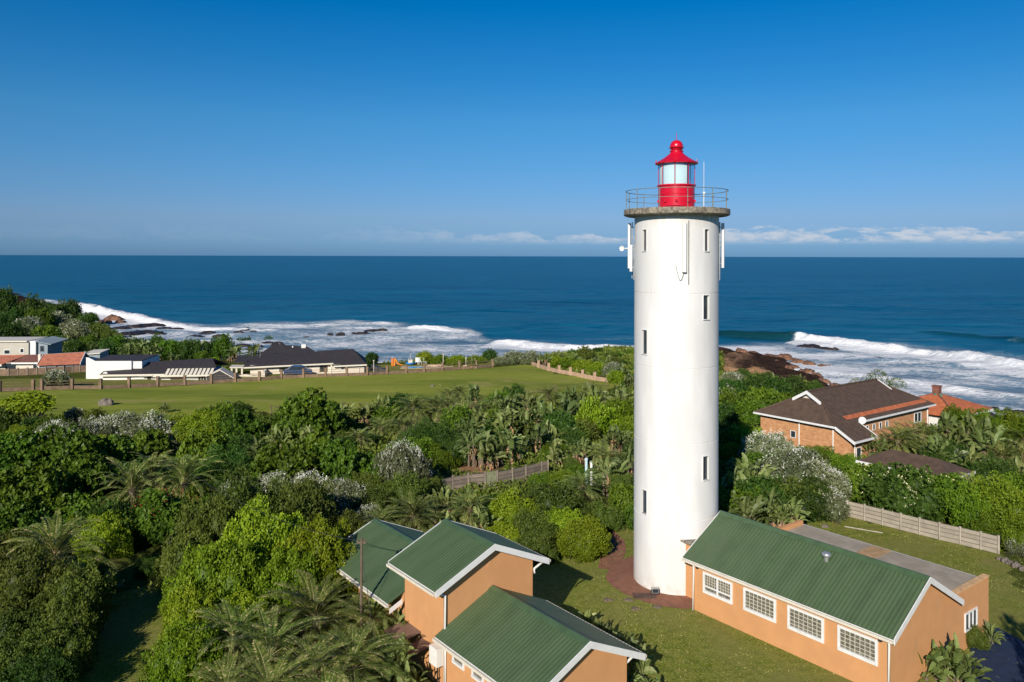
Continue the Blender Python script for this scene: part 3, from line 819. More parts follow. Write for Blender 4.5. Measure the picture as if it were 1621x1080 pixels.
# brick path round the tower
def ribbon(name, pts, width, mat, z=0.012, **k):
    mb = MB(); pts = [Vector((p[0], p[1], 0)) for p in pts]; n = len(pts); vs = []
    for i, p in enumerate(pts):
        d = (pts[min(i+1, n-1)] - pts[max(i-1, 0)]).normalized(); nn = Vector((-d.y, d.x, 0))
        vs += [(p.x+nn.x*width/2, p.y+nn.y*width/2, z), (p.x-nn.x*width/2, p.y-nn.y*width/2, z)]
    fs = [(2*i, 2*i+1, 2*i+3, 2*i+2) for i in range(n-1)]
    mb.add(vs, fs); return mb.build(name, mat, **k)
mb = MB()
ro = [3.3 + .07*math.sin(3*k*.13) + .05*random.uniform(-1, 1) for k in range(72)]
vs = [(7.98 + ro[k]*math.cos(2*PI*k/72), 38.7 + ro[k]*math.sin(2*PI*k/72), .018) for k in range(72)]
vs += [(7.98 + 1.9*math.cos(2*PI*k/72), 38.7 + 1.9*math.sin(2*PI*k/72), .018) for k in range(72)]
mb.add(vs, [(k, (k+1) % 72, 72+(k+1) % 72, 72+k) for k in range(72)])
tag(mb.build('path', M['paving']), kind='structure')
pp = [(4.9, 39.8), (5.2, 41.2), (5.55, 42.5), (5.65, 43.8), (5.3, 45.2), (4.6, 46.6), (4.0, 48.5)]
tag(ribbon('path', pp, 1.15, M['paving'], z=.010), kind='structure')
c = G(1021, 945)
mb = MB(); mb.box(-.5, .5, -.3, .3, 0.0, .035)
for i in range(9): mb.box(-.45+.1*i, -.41+.1*i, -.27, .27, .035, .05)
tag(mb.build('drain_grate', simple('grate_iron', (.10, .055, .04), .8, .3), loc=(c.x, c.y, .015)), 'dark brown rectangular doormat sized grate set in the brick ring', 'grate')
c = G(1038, 941)
fl = empty('floodlight', (c.x, c.y - .05, .02)); tag(fl, 'small grey floodlight standing on the bricks at the tower foot', 'floodlight')
mb = MB(); mb.box(-.16, .16, -.10, .10, .08, .30); mb.build('housing', M['steel'], fl)
mb = MB(); mb.box(-.13, .13, -.115, -.102, .11, .27); mb.build('lens_pane', M['glass'], fl)
mb = MB(); mb.box(-.20, -.165, -.03, .03, 0, .2); mb.box(.165, .20, -.03, .03, 0, .2); mb.box(-.2, .2, -.05, .05, 0, .02); mb.build('bracket', M['dark'], fl)

def mound(px, py, r, lab):
    c = G(px, py); mb = MB(); rings = []
    prof = [(1.0, 0.0), (.85, .035), (.5, .07), (.0, .085)]
    vs = []; n = 18
    for rr, zz in prof[:-1]:
        for k in range(n): q = rr*r*(1+.18*math.sin(3*k*2*PI/n+px)); vs.append((q*math.cos(2*PI*k/n), q*.8*math.sin(2*PI*k/n), zz))
    vs.append((0, 0, .085)); fs = []
    for i in range(2):
        for k in range(n): fs.append((i*n+k, i*n+(k+1) % n, (i+1)*n+(k+1) % n, (i+1)*n+k))
    for k in range(n): fs.append((2*n+k, 2*n+(k+1) % n, 3*n))
    mb.add(vs, fs); o = mb.build('soil_mound', M['wood'], smooth=True, loc=(c.x, c.y, c.z - .01))
    tag(o, lab, 'soil mound', 'small soil mounds on the lawn')
for px, py, r, lab in ((963.5, 950, .24, 'leftmost small dark soil mound on the lawn below the brick path'), (996.5, 950, .26, 'dark soil mound touching the outer edge of the brick ring'),
                  (1007.5, 964, .24, 'faint soil mound on the lawn farthest below the brick ring'), (1041.7, 961, .24, 'dark soil mound below the floodlight at the edge of the bricks')):
    mound(px, py, r, lab)

# ------------------------------------------------------------------ green roofed buildings
ROT = math.atan2(.603, .798)
def corr(mb, x0, z0, x1, z1, y0, y1, pitch=.165, amp=.010, th=.03):
    """corrugated sheet; ribs run from (x0,z0) eave to (x1,z1) ridge"""
    nseg = int((y1-y0)/pitch*8); vs = []
    dx, dz = x1-x0, z1-z0; l = math.hypot(dx, dz); nx, nzz = -dz/l, dx/l
    if nzz < 0: nx, nzz = -nx, -nzz
    for i in range(nseg+1):
        y = y0 + (y1-y0)*i/nseg
        h = amp * (1 if i == 0 or i == nseg else math.cos(2*PI*(y-y0)/pitch))
        for (x, z_) in ((x0, z0), (x1, z1)):
            vs.append((x+nx*h, y, z_+nzz*h)); vs.append((x+nx*(h-th), y, z_+nzz*(h-th)))
    fs = []
    for i in range(nseg):
        a = i*4; b = a+4
        fs += [(a, a+2, b+2, b), (a+1, b+1, b+3, a+3), (a, b, b+1, a+1), (a+2, a+3, b+3, b+2)]
    fs += [(0, 1, 3, 2), (nseg*4, nseg*4+2, nseg*4+3, nseg*4+1)]
    mb.add(vs, fs)
def ridge_cap(mb, x, z, y0, y1, slope, w=.22):
    s = slope*w
    pts = [(x-w, z-s+.035), (x-.03, z+.045), (x+.03, z+.045), (x+w, z-s+.035), (x+w, z-s+.02), (x, z+.02), (x-w, z-s+.02)]
    mb.prism(pts, 'y', y0, y1)
def barge(mb, xe0, ze0, xr, zr, xe1, ze1, y0, y1, h=.24, proud=.03):
    for (xa, za, xb, zb) in ((xe0, ze0, xr, zr), (xr, zr, xe1, ze1)):
        mb.prism([(xa, za+proud), (xb, zb+proud), (xb, zb+proud-h), (xa, za+proud-h)], 'y', y0, y1)
def wing(root, x0, x1, xr, y0, y1, ze, zr, ex0, ex1, oy0, oy1, z0=-.6, near_barge=True, far_barge=True, wall_low=None):
    """gabled wing: walls x0..x1, y0..y1; roof eaves at ex0, ex1 height ze, ridge xr height zr"""
    sl0 = (zr-ze)/(xr-ex0); sl1 = (zr-ze)/(ex1-xr); tk = .06
    w_ = MB(); w_.prism([(x0, z0), (x1, z0), (x1, zr-(x1-xr)*sl1-tk), (xr, zr-tk), (x0, zr-(xr-x0)*sl0-tk)], 'y', y0, y1)
    w_.build('wall', M['orange'], root)
    a, b = y0-oy0, y1+oy1
    r = MB(); corr(r, ex0, ze, xr, zr, a, b); corr(r, ex1, ze, xr, zr, a, b); rf = smooth_angle(r.build('roof', M['green_roof'], root), 50)
    c = MB(); ridge_cap(c, xr, zr, a, b, (sl0+sl1)/2); c.build('ridge_cap', M['ridge_green'], rf)
    if near_barge: q = MB(); barge(q, ex0, ze, xr, zr, ex1, ze, a-.035, a-.003); q.build('bargeboard', M['trim'], root)
    if far_barge: q = MB(); barge(q, ex0, ze, xr, zr, ex1, ze, b+.003, b+.035, .2); q.build('bargeboard', M['trim'], root)
    for ex, s_ in ((ex0, -1), (ex1, 1)):
        g = MB(); g.prism([(ex+s_*.01, ze-.05), (ex+s_*.10, ze-.04), (ex+s_*.10, ze-.14), (ex+s_*.01, ze-.14)], 'y', a+.0, b-.0)
        g.build('gutter', M['cream'], root)
        fa = MB(); fa.box(min(ex-s_*.02, ex), max(ex-s_*.02, ex), a+.002, b-.002, ze-.16, ze-.03); fa.build('fascia', M['trim'], root)
def window_x(root, x, y0, y1, z0, z1, cols, rows, side=-1, pane='glass', fw=.10, sill=True, mull='mullion', bar=.022):
    """window in a wall whose outer face is x = const, facing side*x"""
    f = MB(); xa, xb = sorted((x, x+side*.05))
    f.box(xa, xb, y0, y0+fw, z0, z1); f.box(xa, xb, y1-fw, y1, z0, z1)
    f.box(xa, xb, y0+fw, y1-fw, z1-fw, z1); f.box(xa, xb, y0+fw, y1-fw, z0, z0+fw)
    if sill: xc, xd = sorted((x, x+side*.10)); f.box(xc, xd, y0+fw*.5, y1-fw*.5, z0+fw, z0+fw+.05)
    o = f.build('window', M['trim'], root)
    g = MB(); xa, xb = sorted((x, x+side*.012)); g.box(xa, xb, y0+fw, y1-fw, z0+fw, z1-fw); g.build('pane', M[pane], o)
    if cols or rows:
        b = MB(); xa, xb = sorted((x+side*.012, x+side*.03)); ya, yb, za, zb = y0+fw, y1-fw, z0+fw, z1-fw
        for i in range(1, cols): yy = ya+(yb-ya)*i/cols; b.box(xa, xb, yy-bar/2, yy+bar/2, za, zb)
        for j in range(1, rows):
            zz = za+(zb-za)*j/rows
            for i in range(cols):
                y_0 = ya+(yb-ya)*i/cols + (bar/2 if i else 0); y_1 = ya+(yb-ya)*(i+1)/cols - (bar/2 if i < cols-1 else 0)
                b.box(xa, xb, y_0, y_1, zz-bar/2, zz+bar/2)
        b.build('glazing_bars', M[mull], o)
    return o
def window_y(root, y, x0, x1, z0, z1, cols, side=-1, fw=.06, frame='trim', rows=1, pane='glass'):
    f = MB(); ya, yb = sorted((y, y+side*.05))
    f.box(x0, x0+fw, ya, yb, z0, z1); f.box(x1-fw, x1, ya, yb, z0, z1); f.box(x0+fw, x1-fw, ya, yb, z1-fw, z1); f.box(x0+fw, x1-fw, ya, yb, z0, z0+fw)
    for i in range(1, cols): xx = x0+fw+(x1-x0-2*fw)*i/cols; f.box(xx-.03, xx+.03, ya, yb, z0+fw, z1-fw)
    o = f.build('window', M[frame], root)
    g = MB(); ya, yb = sorted((y, y+side*.012)); g.box(x0+fw, x1-fw, ya, yb, z0+fw, z1-fw); g.build('pane', M[pane], o)
    return o
def pipe(root, x, y, z0, z1, r=.045, kick=(0, 0)):
    p = MB(); pts = [(x, y, z0), (x, y, z1-.18), (x+kick[0]*.5, y+kick[1]*.5, z1-.08), (x+kick[0], y+kick[1], z1)]
    p.tube(pts, r, 8); return p.build('downpipe', M['pipe'], root, True)

def right_building():
    root = empty('outbuilding', (13.44, 28.23, 0), ROT)
    tag(root, 'long orange building with green corrugated roof and four white framed windows beside the lighthouse', 'building')
    wing(root, 0, 4.9, 2.5, 0, 8.87, 2.2, 3.74, -.15, 5.2, .2, .5)
    # flat roofed strip behind, its parapet flush with the gable
    w_ = MB(); w_.box(4.902, 7.98, .22, 8.6, -.5, 2.18); w_.box(4.904, 7.98, .004, .216, -.5, 2.40); w_.box(5.25, 7.98, 8.604, 8.8, -.5, 2.42)
    w_.build('wall', M['orange'], root)
    f = MB(); f.box(5.15, 8.05, .22, 8.6, 2.184, 2.22); f.build('flat_roof', M['flatroof'], root)
    f = MB(); f.box(5.9, 8.0, 4.1, 5.0, 2.224, 2.236); f.build('roof_patch', M['rust'], root)
    f = MB(); f.box(4.95, 8.02, -.02, .24, 2.404, 2.44); f.build('coping', simple('stained_coping', (.60, .37, .18), .9, .2, 5, dirt=((.06, .05, .03), .9)), root)
    f = MB(); f.box(8.052, 8.14, .2, 8.7, 2.08, 2.2); f.build('gutter', M['trim'], root)
    window_x(root, -.001, 6.77, 8.33, .95, 1.87, 2, 0, pane='glass_block', sill=True)
    o = [c for c in root.children if c.name.startswith('window')][-1]
    b = MB(); b.box(-.055, -.013, 7.51, 7.59, 1.05, 1.77); b.box(-.052, -.013, 6.87, 7.51, 1.24, 1.30); b.box(-.052, -.013, 7.59, 8.23, 1.24, 1.30)
    b.build('window_mullion', M['trim'], o)
    b = MB()
    for ya, yb in ((6.87, 7.51), (7.59, 8.23)):
        for i in range(1, 5): yy = ya+(yb-ya)*i/5; b.box(-.03, -.014, yy-.01, yy+.01, 1.30, 1.77)
        for j in range(1, 4):
            zz = 1.30+.47*j/4
            for i in range(5): b.box(-.03, -.014, ya+(yb-ya)*i/5+.011, ya+(yb-ya)*(i+1)/5-.011, zz-.01, zz+.01)
    b.build('burglar_bars', M['mullion'], o)
    for (a, c_) in ((4.65, 6.21), (2.55, 4.12), (.44, 1.99)):
        window_x(root, -.001, a, c_, .95, 1.89, 7, 5, pane='glass_block')
    window_y(root, -.001, 5.76, 6.85, .70, 1.45, 3)
    pipe(root, -.06, .02, -.1, 2.08, kick=(-.03, 0)); pipe(root, -.06, 8.84, -.1, 2.08, kick=(-.03, 0))
    # vent on the roof
    zc = 2.2 + (1.85+.15)*.58
    v = MB(); v.lathe([(.0, zc-.1), (.085, zc-.1), (.085, zc+.16), (.17, zc+.18), (.19, zc+.25), (.17, zc+.30), (.10, zc+.34), (.0, zc+.355)], 20, c=(1.85, 3.6))
    smooth_angle(v.build('roof_vent', M['steel'], root), 40)
    # link to the tower
    l = MB(); l.box(.79, 3.0, 8.872, 10.15, -.3, 2.5); l.build('link_wall', M['orange'], root)
    l = MB(); l.box(.60, 3.1, 9.42, 10.2, 2.504, 2.60); l.build('link_roof', M['slab'], root)
    # small dark spots under the eave (lamps)
    for yy in (8.6, .3):
        b = MB(); b.box(-.16, -.001, yy-.05, yy+.05, 1.93, 2.04); b.build('eave_lamp', M['dark'], root)
right_building()

def left_house():
    root = empty('house', (-2.42, 29.2, 0), ROT)
    tag(root, 'orange house of three stepped gabled wings with green roofs at the bottom of the picture', 'house')
    wing(root, 0, 4.1, 2.03, 0, 2.98, 3.56, 4.71, -.6, 4.69, .3, .25)
    wing(root, .003, 4.12, 2.13, -5.2, -.004, 1.83, 3.01, -.45, 4.7, .3, -.01, far_barge=False)
    wing(root, .1, 4.0, 2.05, 3.24, 9.2, 1.90, 3.06, -.6, 4.7, -.0, .3, near_barge=False)
    q = MB(); q.prism([(-.66, 1.80), (-.1, 2.05), (-.1, 1.86), (-.66, 1.62)], 'y', 2.99, 3.03); q.build('bargeboard', M['trim'], root)
    window_x(root, -.001+.003, -1.29, -.556, .97, 1.33, 1, 0, pane='glass_block', fw=.07)
    window_x(root, -.001+.003, -2.49, -1.79, .97, 1.33, 1, 0, pane='glass_block', fw=.07)
    window_x(root, -.001+.003, -4.3, -3.2, .6, 1.33, 2, 0, pane='glass', fw=.07)
    pipe(root, -.05, -.06, -.4, 3.40, kick=(-.45, -.02)); pipe(root, -.05, .06-.18, -.4, 1.70, r=.03)
    pipe(root, 4.14, -.06, 3.05, 3.40, kick=(.46, 0)); pipe(root, 4.16, -5.1, 1.30, 1.68, kick=(.44, 0))
    b = MB(); b.box(-.30, -.004, .10, .62, .58, 1.24); bx = b.build('meter_box', M['white_paint'], root)
    b = MB(); b.box(-.318, -.302, .14, .58, .62, 1.20); b.build('meter_box_door', M['pipe'], bx)
    b = MB(); b.tube([(-.12, .3, .58), (-.12, .3, -.3)], .025, 6); b.tube([(-.18, .42, .58), (-.18, .42, -.3)], .018, 6); b.build('conduit', M['dark'], bx)
    for (ya, yb, z_) in ((.9, 1.6, 1.02), (1.7, 2.9, 1.22)):
        b = MB(); b.prism([(-.95, z_-.12), (-.002, z_), (-.002, z_-.04), (-.95, z_-.16)], 'y', ya, yb); b.build('awning', simple('brown_awning', (.17, .10, .07), .8, .2), root)
    b = MB(); b.box(1.9, 2.1, -.012, -.002, 3.75, 4.0); b.build('wall_vent', M['orange'], root)
left_house()

# telegraph pole with wires
pp_ = Vector((-5.95, 31.6, float(ter(-5.95, 31.6)[0])))
tp = empty('telegraph_pole', pp_); tag(tp, 'thin grey wooden pole with wires beside the rear green roof', 'pole')
zt = 4.45 - pp_.z
b = MB(); b.tube([(0, 0, -.1), (.0, 0, zt*.5), (0.02, 0, zt)], .065, 10, r2=.05); b.build('mast', M['wood'], tp)
b = MB(); b.tube([(.02, 0, zt-.6), (.62, -.5, .9)], .012, 5); b.build('guy_wire', M['dark'], tp)
b = MB()
def sag(a, c_, s_, n=12): a = Vector(a); c_ = Vector(c_); return [a.lerp(c_, i/n) - Vector((0, 0, s_*4*(i/n)*(1-i/n))) for i in range(n+1)]
b.tube(sag((.02, 0, zt-.15), (1.66, 2.1, 3.4), .08), .009, 5); b.tube(sag((.02, 0, zt-.15), (-9.5, 6.5, 5.6), .5), .009, 5); b.build('wire', M['dark'], tp)
b = MB(); b.box(-.16, .2, -.03, .03, zt-.22, zt-.14)
for x in (-.12, .15): b.tube([(x, 0, zt-.14), (x, 0, zt-.04)], .025, 6)
b.build('crossarm', M['wood'], tp)

# ------------------------------------------------------------------ brick house
def slab_face(mb, pts, th=.14):
    """roof plane polygon with thickness downwards"""
    n = len(pts); vs = [tuple(p) for p in pts] + [(p[0], p[1], p[2]-th) for p in pts]
    fs = [tuple(range(n)), tuple(range(2*n-1, n-1, -1))] + [(i, i+n, (i+1) % n+n, (i+1) % n) for i in range(n)]
    mb.add(vs, fs)
def brick_house():
    g0 = float(ter(31, 72)[0])
    root = empty('brick_house', (27.8, 68.4, 0), ROT)
    tag(root, 'face brick house with dark brown tiled roof and white fascias right of the lighthouse', 'house')
    zb = -4.2
    o = .45
    # eaves rectangle: x 0..18, y 0..8.3 at z 1.0; ridge y=4.1 z=3.3 from x 2.6 to 14
    w_ = MB(); w_.box(o, 18-o, o, 8.3-o, zb, .93); w_.build('wall', M['brick'], root)
    w_ = MB(); w_.prism([(-1.2, zb), (o-.004, zb), (o-.004, .93), (.4, .93), (-1.2, .07)], 'x', .45, 3.4)
    w_.build('wall', M['brick'], root)
    w_ = MB(); w_.prism([(3.0, 2.3), (5.2, 2.3), (4.1, 3.12)], 'x', 2.5, 2.6); w_.build('gable_wall', M['creamwall'], root)
    r = MB(); R0, R1 = 2.2, 14.4; zr = 3.3
    s_ = (zr-1)/4.1
    gy0, gy1, gz = 3.0, 5.2, 3.3-1.1*s_
    slab_face(r, [(.0, 0, 1), (18, 0, 1), (14.8, gy0, gz), (R1, 4.1, zr), (R0, 4.1, zr), (2.6, gy0, gz)])
    slab_face(r, [(0, 0, 1-.002), (.05, -1.75, 1-1.75*s_), (3.7, -1.75, 1-1.75*s_), (3.7, 0, 1-.002)])
    slab_face(r, [(18, 8.3, 1), (0, 8.3, 1), (2.6, gy1, gz), (R0, 4.1, zr), (R1, 4.1, zr), (14.8, gy1, gz)])
    slab_face(r, [(0, 8.3, 1), (0, 0, 1), (2.6, gy0, gz), (2.6, gy1, gz)])
    slab_face(r, [(18, 0, 1), (18, 8.3, 1), (14.8, gy1, gz), (14.8, gy0, gz)])
    # gablet verge
    rf = r.build('roof', M['brown_tile'], root)
    c = MB()
    c.tube([(R0, 4.1, zr+.02), (R1, 4.1, zr+.02)], .10, 6)
    for a_, b_ in (((0, 0, 1), (2.6, gy0, gz)), ((0, 8.3, 1), (2.6, gy1, gz)), ((18, 0, 1), (14.8, gy0, gz))): c.tube([a_, b_], .09, 6)
    c.build('ridge_tiles', M['brown_tile'], rf)
    b = MB()
    def strip(p, q, h=.22, t_=.05, dz=.06):
        p = Vector(p); q = Vector(q); d = (q-p).normalized(); n_ = Vector((d.y, -d.x, 0)).normalized()*t_
        up = Vector((0, 0, dz)); dn = Vector((0, 0, dz-h))
        b.add([p+up, q+up, q+dn, p+dn, p+up+n_, q+up+n_, q+dn+n_, p+dn+n_], [(0, 1, 2, 3), (7, 6, 5, 4), (0, 4, 5, 1), (1, 5, 6, 2), (2, 6, 7, 3), (3, 7, 4, 0)])
    strip((R0-.06, 4.1, zr+.02), (R0-.06, gy0-.35, gz-.2), .30, .1); strip((R0-.06, gy1+.35, gz-.2), (R0-.06, 4.1, zr+.02), .30, .1)
    strip((R1+.1, 4.1, zr+.02), (R1+.1, gy0-.4, gz-.2), .26, .08); strip((R1+.1, gy1+.3, gz-.2), (R1+.1, 4.1, zr), .26, .08)
    b.build('bargeboard', M['trim'], root)
    b = MB(); strip((-.01, 8.3, .98), (-.01, 0, .98), .16, .08); strip((3.7, -.01, .98), (18, -.01, .98), .16, .08)
    strip((.02, 0, 1.0), (.02, -1.8, 1-1.8*s_), .26, .07); strip((.05, -1.76, 1-1.75*s_), (3.72, -1.76, 1-1.75*s_), .18, .08)
    strip((3.71, -1.8, 1-1.8*s_), (3.71, 0, 1.0), .20, .05)
    b.build('fascia', M['trim'], root)
    st = MB(); st.prism([(.45, 1+.45*s_+.006), (.85, 1+.85*s_+.006), (.85, 1+.85*s_+.03), (.45, 1+.45*s_+.03)], 'x', 2.6, 17.2)
    st.build('roof_strip', M['orange_tile'], root)
    # windows
    window_x(root, o-.001, 4.1, 4.65, -.75, -.1, 1, 0, fw=.05, sill=False)
    for i in range(5): window_y(root, o-.001, 4.6+1.15*i, 5.05+1.15*i, -.25, .35, 1, fw=.05)
    window_y(root, o-.001, 14.6, 16.0, -.55, .45, 2, fw=.07)
    window_y(root, -1.201, 1.2, 2.0, -1.9, -.7, 1, fw=.05, rows=2)
    for (x, y) in ((o-.06, 3.75), (o-.06, o-.0), (.9, -1.26), (17.2, o-.06)): pipe(root, x, y, zb, .85 if y > -.5 else .0, r=.06)
    b = MB(); b.box(.2, .44, 8.0, 8.3, zb, -.3); b.build('screen_wall', M['wood'], root)
    # small satellite dish
    dr = empty('satellite_dish', (0, 0, 0)); 
    p = root.matrix_basis @ Vector((3.9, -.25, .75)); dr.location = p
    tag(dr, 'white satellite dish on the eave of the brick house', 'satellite dish')
    dish(dr, Vector((-.35, -.9, .35)), .31)
def dish(root, d, r):
    d = d.normalized(); q = d.to_track_quat('Z', 'Y'); vs = []; fs = []; cen = Vector((0, 0, r*1.3))
    prof = [(0, 0), (.35, .03), (.7, .12), (1.0, .26)]
    for (rr, zz) in prof:
        for k in range(20): vs.append(cen + q @ Vector((rr*r*math.cos(k*PI/10), rr*r*math.sin(k*PI/10), zz*r)))
    for i in range(3):
        for k in range(20): k2 = (k+1) % 20; fs.append((i*20+k, i*20+k2, (i+1)*20+k2, (i+1)*20+k))
    m = MB(); m.add(vs, fs); m.build('reflector', M['dish'], root, True)
    m = MB(); m.tube([cen, cen - d*.15, (0, .05, 0)], .04, 6); m.tube([cen - Vector((0, 0, r*.9)), cen + d*r*.9], .02, 5); m.box(-.04, .04, -.04, .04, 0, .1)
    m.build('arm', M['steel'], root)
brick_house()

def hip_roof(root, x0, x1, y0, y1, ze, zr, mat, ridge_axis='x', name='roof', inset=None, th=.12):
    w_ = (y1-y0)/2 if ridge_axis == 'x' else (x1-x0)/2
    ins = inset if inset is not None else w_
    if ridge_axis == 'x': A_ = (x0+ins, (y0+y1)/2, zr); B_ = (x1-ins, (y0+y1)/2, zr)
    else: A_ = ((x0+x1)/2, y0+ins, zr); B_ = ((x0+x1)/2, y1-ins, zr)
    c = [(x0, y0, ze), (x1, y0, ze), (x1, y1, ze), (x0, y1, ze)]
    r = MB()
    if ridge_axis == 'x':
        slab_face(r, [c[0], c[1], B_, A_], th); slab_face(r, [c[2], c[3], A_, B_], th); slab_face(r, [c[1], c[2], B_], th); slab_face(r, [c[3], c[0], A_], th)
    else:
        slab_face(r, [c[1], c[2], B_, A_], th); slab_face(r, [c[3], c[0], A_, B_], th); slab_face(r, [c[0], c[1], A_], th); slab_face(r, [c[2], c[3], B_], th)
    return r.build(name, mat, root)
def orange_house():
    root = empty('orange_roofed_house', (47.5, 89.0, 0), ROT)
    tag(root, 'house with bright orange hipped tile roof and brick chimney beyond the brick house', 'house')
    w_ = MB(); w_.box(-3.5, 3.5, -3.5, 3.5, -7, -1.25); w_.build('wall', M['white_paint'], root)
    rf = hip_roof(root, -4.1, 4.1, -4.1, 4.1, -1.15, .42, M['orange_tile'], inset=3.9)
    c = MB(); c.box(-.35, .35, -.35, .35, .1, 1.15); c.box(-.42, .42, -.42, .42, 1.15, 1.3); c.build('chimney', M['oldred_tile'], rf)
    c = MB(); c.lathe([(.75, .12), (.6, .3), (.45, .45)], 4); c.build('chimney_flashing', M['play_green'], rf)
    c = MB()
    for a_ in ((-4.1, -4.1), (4.1, -4.1), (-4.1, 4.1)): c.tube([(a_[0], a_[1], -1.12), (0, 0, .48)], .1, 6)
    c.build('hip_tiles', M['oldred_tile'], rf)
    f = MB()
    f.box(-4.16, 4.16, -4.2, -4.12, -1.38, -1.12); f.box(4.12, 4.2, -4.1, 4.1, -1.38, -1.12); f.build('gutter', M['trim'], root)
orange_house()
def small_outbuilding():
    root = empty('garage', (29.4, 53.5, 0), ROT)
    tag(root, 'low outbuilding with dark brown hipped roof among the palms', 'outbuilding')
    w_ = MB(); w_.box(.3, 3.5, .3, 6.3, -2.5, .52); w_.build('wall', M['brick'], root)
    hip_roof(root, 0, 3.8, 0, 6.6, .62, 1.5, M['brown_tile'], 'y', inset=1.6)
    f = MB(); f.box(-.02, 3.82, -.07, -.005, .45, .66); f.box(-.07, -.005, 0, 6.6, .45, .66); f.build('fascia', M['trim'], root)
    window_y(root, .299, 1.3, 2.3, -.6, .2, 1)
small_outbuilding()

# ------------------------------------------------------------------ houses beyond the field
def house_frame(px, py, ang=0.0, z=None):
    p = G(px, py)
    return p
def white_house():
    D = 113.5
    X = lambda px, d=D: (px-CX)/FPX*d
    Z = lambda py, d=D: HC-(py-404)/FPX*d
    root = empty('white_house', (X(240), D, 0), R(6)); k = D/FPX
    tag(root, 'long low white house with dark roof and slatted veranda behind the field wall', 'house')
    u = lambda px: (px-240)*k
    zb = -4.0; z_e = Z(593); z_r = Z(572, D+4)
    w_ = MB(); w_.box(u(167), u(333), 0, 7.5, zb, z_e+.15); w_.build('wall', M['white_paint'], root)
    w_ = MB(); w_.prism([(u(139), zb), (u(205), zb), (u(205), Z(573)), (u(150), Z(572.5)), (u(139), Z(566.5))], 'y', 1.2, 1.45)
    w_.prism([(1.2, zb), (9, zb), (9, Z(570, D+8)), (1.2, Z(566.5))], 'x', u(139)-.25, u(139)-.003)
    w_.box(u(140), u(220), 1.5, 9, zb, Z(574)); w_.build('tall_wall', M['white_paint'], root)
    f = MB(); f.box(u(141), u(219), 1.6, 8.9, Z(574)+.01, Z(574)+.1); f.build('flat_roof', M['black_tile'], root)
    r = MB(); slab_face(r, [(u(163), -.5, z_e+.1), (u(262), -.5, z_e+.1), (u(262), 4.2, z_r+.1), (u(163), 4.2, z_r-.35)], .15)
    slab_face(r, [(u(262), .9, z_e+.75), (u(337), .9, z_e+.82), (u(322), 4.2, Z(568, D+4)), (u(262), 4.2, z_r+.1)], .15)
    slab_face(r, [(u(163), 4.2, z_r-.35), (u(262), 4.2, z_r+.1), (u(322), 4.2, Z(568, D+4)), (u(337), 8.3, z_e+.3), (u(163), 8.3, z_e)], .15)
    r.build('roof', M['black_tile'], root)
    s_ = MB()
    for i in range(12):
        x = u(262) + (u(336)-u(262))*i/12
        s_.prism([(-.7, z_e-.05), (.88, z_e+.7), (.88, z_e+.58), (-.7, z_e-.17)], 'x', x, x+.36)
    s_.build('veranda_slats', M['cream'], root)
    b = MB(); b.box(u(163), u(262), -.56, -.51, z_e-.12, z_e+.14); b.box(u(245), u(337), -.78, -.71, z_e-.25, z_e+.0)
    b.box(u(225), u(245), -.85, -.05, z_e-.1, z_e+.05); b.build('fascia', M['cream'], root)
    for p, q in ((249, 251), (333, 335)):
        b = MB(); b.box(u(p), u(q), -.76, -.64, zb, z_e-.26); b.build('veranda_post', M['cream'], root)
    g = MB(); g.box(u(234), u(239.5), -.02, -.003, zb, z_e-.2); g.build('door', M['dark'], root)
    g = MB(); g.box(u(269), u(291), -.02, -.003, zb, z_e-.15); g.build('garage_door', M['wood'], root)
    window_y(root, -.002, u(311), u(325), z_e-1.0, z_e-.1, 3, fw=.08)
    g = MB(); g.box(u(204), u(211), -.02, -.003, z_e-.35, z_e-.02); g.build('window', M['glass'], root)
    dr = empty('satellite_dish', (X(171), D-.7, z_e-.3)); tag(dr, 'round white satellite dish on the left end of the long white house', 'satellite dish')
    dish(dr, Vector((.1, -1, .25)), .34)
white_house()

